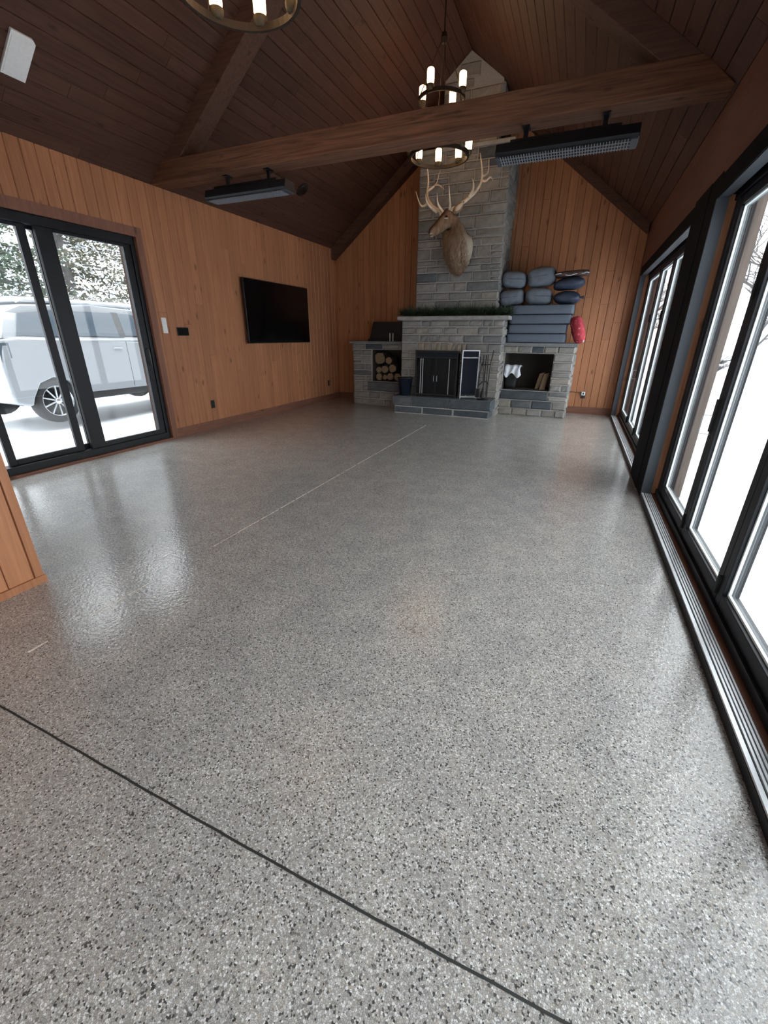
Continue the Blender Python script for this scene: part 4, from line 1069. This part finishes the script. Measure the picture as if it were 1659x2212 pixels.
# bare winter trees on the right, snowy evergreens on the left
def bare_tree(label, x, y, h, seed, group='bare winter trees beyond the glass'):
    r = random.Random(seed); t = thing('bare_tree', label, 'tree', (x, y, -.2), r.uniform(0, 6), group)
    tm, bm2 = MB(), MB()
    def grow(p, d, l, rad_, depth):
        n = 4; pts = [p]; q = p.copy(); dd = d.copy()
        for k in range(n):
            dd = (dd + Vector((r.gauss(0, .13), r.gauss(0, .13), r.gauss(.02, .08)))).normalized(); q = q + dd * (l / n); pts.append(q.copy())
        (tm if depth == 0 else bm2).tube(pts, [rad_ * (1 - .45 * k / n) for k in range(n + 1)], 6 if depth < 2 else 4, cap=False)
        if depth >= 5: return
        for k in range(r.randint(3, 4) + (2 if depth == 0 else 0)):
            f = r.uniform(.35, 1.0); i = min(int(f * n), n - 1); o = pts[i].lerp(pts[i + 1], f * n - i)
            side = Vector((r.gauss(0, 1), r.gauss(0, 1), r.uniform(-.1, .5))).normalized()
            grow(o, (dd * .55 + side * .75).normalized(), l * r.uniform(.5, .75), rad_ * .62, depth + 1)
    grow(Vector((0, 0, 0)), Vector((r.uniform(-.1, .1), r.uniform(-.1, .1), 1)), h * .45, h * .012, 0)
    tm.build('trunk', 'bark', t, smooth=True); b2 = bm2.build('branches', 'bark', t, smooth=True)
for k, (x, y, h, lab) in enumerate(((4.75, 17.5, 6.0, 'bare tree nearest the glass with thin branches spreading over the snow'), (8.6, 26.0, 8.5, 'bare tree behind and right of the nearest one'), (17.0, 24.0, 8.5, 'bare tree at the right in the snow field'),
                                    (3.6, 32.0, 8.0, 'bare tree standing far behind the far glass doors'), (14.5, 38.0, 10., 'tall bare tree at the back right of the field'))):
    bare_tree(lab, x, y, h, 50 + k)
def bush(label, x, y, h, w, seed):
    r = random.Random(seed); t = thing('snowy_bush', label, 'bush', (x, y, -.15), 0, 'low snowy bushes at the edge of the field')
    tw = MB(); sn = MB()
    for k in range(160):
        a = r.uniform(0, 6.28); d = Vector((math.cos(a) * r.uniform(.1, 1) * w, math.sin(a) * r.uniform(.1, 1) * w, r.uniform(.5, 1) * h))
        tw.tube([(0, 0, 0), tuple(d * .5 + Vector((0, 0, h * .12))), tuple(d)], [.02, .012, .004], 4, cap=False)
        s = Vector(d) ; n = len(sn.v); e = r.uniform(.05, .12)
        sn.v += [tuple(s + Vector((e, 0, 0))), tuple(s + Vector((0, e, .02))), tuple(s + Vector((-e, 0, 0))), tuple(s + Vector((0, -e, .02))), tuple(s + Vector((0, 0, e * .6)))]
        sn.f += [(n, n + 1, n + 4), (n + 1, n + 2, n + 4), (n + 2, n + 3, n + 4), (n + 3, n, n + 4)]
    tw.build('twigs', 'bark', t)['kind'] = 'stuff'; sn.build('snow_caps', 'snow', t)['kind'] = 'stuff'
for k, (x, y, h, w, lab) in enumerate(((4.9, 21.5, 1.0, 1.2, 'low snowy bush left of the nearest bare tree'), (8.9, 19.8, .9, 1.0, 'low snowy bush right of the nearest bare tree'))):
    bush(lab, x, y, h, w, 80 + k)
def evergreen(label, x, y, h, w, seed, zb=.9, snow=.5, mat='needle'):
    r = random.Random(seed); t = thing('snowy_evergreen', label, 'tree', (x, y, -.15), 0, 'snowy evergreens behind the parked car')
    MB().tube([(0, 0, 0), (.05, .03, h * .4), (.0, 0, h * .95)], [w * .09, w * .06, .02], 8).build('trunk', 'bark', t, smooth=True)
    br, fo, sn = MB(), MB(), MB()
    for k in range(85):
        z = r.uniform(zb, h * .95); a = r.uniform(0, 6.28); l = w * (1 - (z - zb) / (h * 1.05 - zb)) ** .55 * r.uniform(.55, 1)
        e = Vector((math.cos(a) * l, math.sin(a) * l, z - l * .12)); s = Vector((0, 0, z))
        br.tube([tuple(s), tuple(s.lerp(e, .5) + Vector((0, 0, .05))), tuple(e)], [.03, .02, .006], 4, cap=False)
        for q in range(190):
            f = r.uniform(.15, 1.02); p = s.lerp(e, f) + Vector((r.gauss(0, .13), r.gauss(0, .13), r.gauss(-.03, .11)))
            isn = r.random() < snow
            m = sn if isn else fo
            d1 = Vector((r.gauss(0, 1), r.gauss(0, 1), r.gauss(0, .5))).normalized(); d2 = d1.orthogonal().normalized()
            a1 = r.uniform(.03, .075); a2 = r.uniform(.014, .032)
            if isn: p.z += .03
            n = len(m.v)
            m.v += [tuple(p - d1 * a1), tuple(p + d2 * a2 + Vector((0, 0, .012))), tuple(p + d1 * a1), tuple(p - d2 * a2)]
            m.f += [(n, n + 1, n + 2), (n, n + 2, n + 3)]
    br.build('branches', 'bark', t)
    fo.build('foliage', mat, t)['kind'] = 'stuff'
    sn.build('snow_load', 'snow', t)['kind'] = 'stuff'
evergreen('dark green snowy evergreen at the left of the sliding door view', -11.3, 5.3, 6.5, 2.2, 201, 1.45, .20)
evergreen('snow laden evergreen in the middle behind the white car', -12.2, 7.9, 6.5, 2.3, 202, 1.5, .30, 'needle_b')
evergreen('snow covered evergreen at the right of the sliding door view', -13.0, 10.6, 6.8, 2.5, 203, 1.5, .40, 'needle_b')
evergreen('evergreen farther back between the other two', -18.2, 9.6, 8.0, 2.6, 204, 1.4, .28)

# ------------------------------------------------------------------ white car parked outside the sliding door
MAT['car_paint'] = plain('white_car_paint', (.33, .35, .37), .22, 0, .5, coat=1.0)
MAT['car_glass'] = plain('car_window_glass', (.10, .13, .16), .04, 0, 1.0, coat=1.0)
MAT['tyre'] = plain('tyre_rubber', (.018, .018, .019), .85)
MAT['rim'] = plain('alloy_rim', (.62, .65, .68), .3, .8)
car = thing('parked_car', 'white sport utility car parked in the snow outside the sliding door', 'car', (-7.45, 3.62, .02))
# local: y along the car (0 = end nearest the wheel), x negative = away from the room
LEN, WID = 4.6, 1.85
low = [(0, .50), (.02, .36), (.22, .30), (.27, .42), (.40, .62), (.63, .70), (.86, .62), (.99, .42), (1.02, .34), (2.95, .34), (2.98, .42), (3.11, .62), (3.34, .70), (3.57, .62), (3.70, .42), (3.74, .34), (4.52, .36), (4.6, .55), (4.6, .98), (4.45, 1.08), (3.45, 1.16), (2.5, 1.20), (1.3, 1.24), (.30, 1.27), (.04, 1.24), (-.01, .9)]
def car_shell(poly, xi, inset=0.0):
    m = MB(); k = len(poly); cyy = 2.3
    secs = [(-.0 - .10, .97), (-.02, .995), (0.0, 1.0)]
    rg = []
    for xo, sc_ in ((0.0, .985), (-.04, 1.0), (-WID + .04, 1.0), (-WID, .985)):
        rg.append([(xo, (y - 2.3) * sc_ + 2.3, (z - .75) * sc_ + .75) for y, z in poly])
    m.rings(rg); return m
cbod = car_shell(low, 0).build('body', 'car_paint', car, bevel=.02)
gh = [(.10, 1.25), (.30, 1.62), (.55, 1.72), (1.6, 1.77), (2.6, 1.72), (3.2, 1.45), (3.5, 1.15)]
m = MB(); rg = []
for xo, s_ in ((-.05, 0), (-.20, 1), (-WID + .20, 1), (-WID + .05, 0)):
    rg.append([(xo if z < 1.3 else (-.20 if xo > -WID / 2 else -WID + .20), y, z) for y, z in gh])
m.rings([[(-.05 if z < 1.3 else -.17, y, z) for y, z in gh], [(-WID + .05 if z < 1.3 else -WID + .17, y, z) for y, z in gh]]).build('cabin', 'car_paint', car, bevel=.02)
def sidewin(y0, y1, s0, s1, zt0, zt1):
    p = [(y0, 1.30), (y1, 1.28), (y1 + s1, zt1), (y0 + s0, zt0)]
    return MB().prism([(-.050 - (z - 1.25) * .262 + .010, y, z) for y, z in p], (-.02, 0, 0)).build('side_window', 'car_glass', car)
sidewin(.32, .95, .14, .0, 1.60, 1.66); sidewin(1.02, 1.92, .0, .0, 1.66, 1.66); sidewin(2.04, 3.0, .0, -.34, 1.66, 1.62)
MB().prism([(-.052 - (z - 1.25) * .262 + .008, y, z) for y, z in ((1.92, 1.28), (2.04, 1.28), (2.04, 1.67), (1.92, 1.67))], (-.02, 0, 0)).build('pillar', 'black_plastic', car)
box((-.03, 1.04, .31), (.012, 2.94, .42)).build('rocker_panel', 'black_plastic', car, bevel=.01)
MB().tube([(-.17, .50, 1.75), (-.17, .6, 1.79), (-.17, 2.3, 1.80), (-.17, 2.45, 1.76)], .016, 6).build('roof_rail', 'rim', car)
for y0 in (1.0, 1.98, 2.93): box((-.012, y0, .45), (.0015, y0 + .008, 1.22)).build('door_seam', 'tyre', car)
for y0 in (1.72, 2.72): box((-.01, y0, 1.08), (.025, y0 + .16, 1.11)).build('door_handle', 'car_paint', car, bevel=.008)
box((-.05, 1.0, 1.205), (.004, 3.0, 1.225)).build('belt_moulding', 'car_paint', car)
MB().prism([(-.012, .02, .95), (.002, .02, .95), (.002, .16, 1.0), (.002, .16, 1.2), (.002, .02, 1.2)], (-.06, 0, 0)).build('lamp_cluster', 'car_glass', car)
for yc in (.63, 3.34):
    wh = MB()
    o = MB().lathe([(.20, -.10), (.30, -.11), (.335, -.08), (.34, 0), (.335, .07), (.30, .095), (.235, .09), (.23, .02), (.20, .0)], 30).build('wheel', 'tyre', car, (-.12, yc, .335), smooth=True)
    o.rotation_euler = (0, math.pi / 2, 0)
    MB().lathe([(.232, .02), (.236, .085), (.226, .09), (.220, .03)], 30, cap=False).build('rim_ring', 'rim', o, smooth=True)
    for k in range(10):
        a = 2 * math.pi * k / 10; c, s = math.cos(a), math.sin(a)
        MB().prism([(c * .03 - s * .012, s * .03 + c * .012, .07), (c * .03 + s * .012, s * .03 - c * .012, .07), (c * .225 + s * .009, s * .225 - c * .009, .085), (c * .225 - s * .009, s * .225 + c * .009, .085)], (0, 0, -.025)).build('spoke', 'rim', o)
    MB().lathe([(.05, .05), (.05, .085), (.035, .095), (.001, .096)], 16).build('hub_cap', 'rim', o, smooth=True)
for yc in (.63, 3.34):
    o = MB().lathe([(.20, -.09), (.335, -.08), (.34, 0), (.335, .07), (.20, .09)], 24).build('wheel', 'tyre', car, (-WID + .12, yc, .335), smooth=True); o.rotation_euler = (0, math.pi / 2, 0)
MB().box((-WID + .2, .2, .30), (-.2, 4.4, .5)).build('underbody', 'tyre', car)
rf = superell(.70, 1.1, .05, .5, .4, 28, 10, 5, .02).build('roof_snow', 'snow', car, (-WID / 2, 1.6, 1.80), smooth=True)
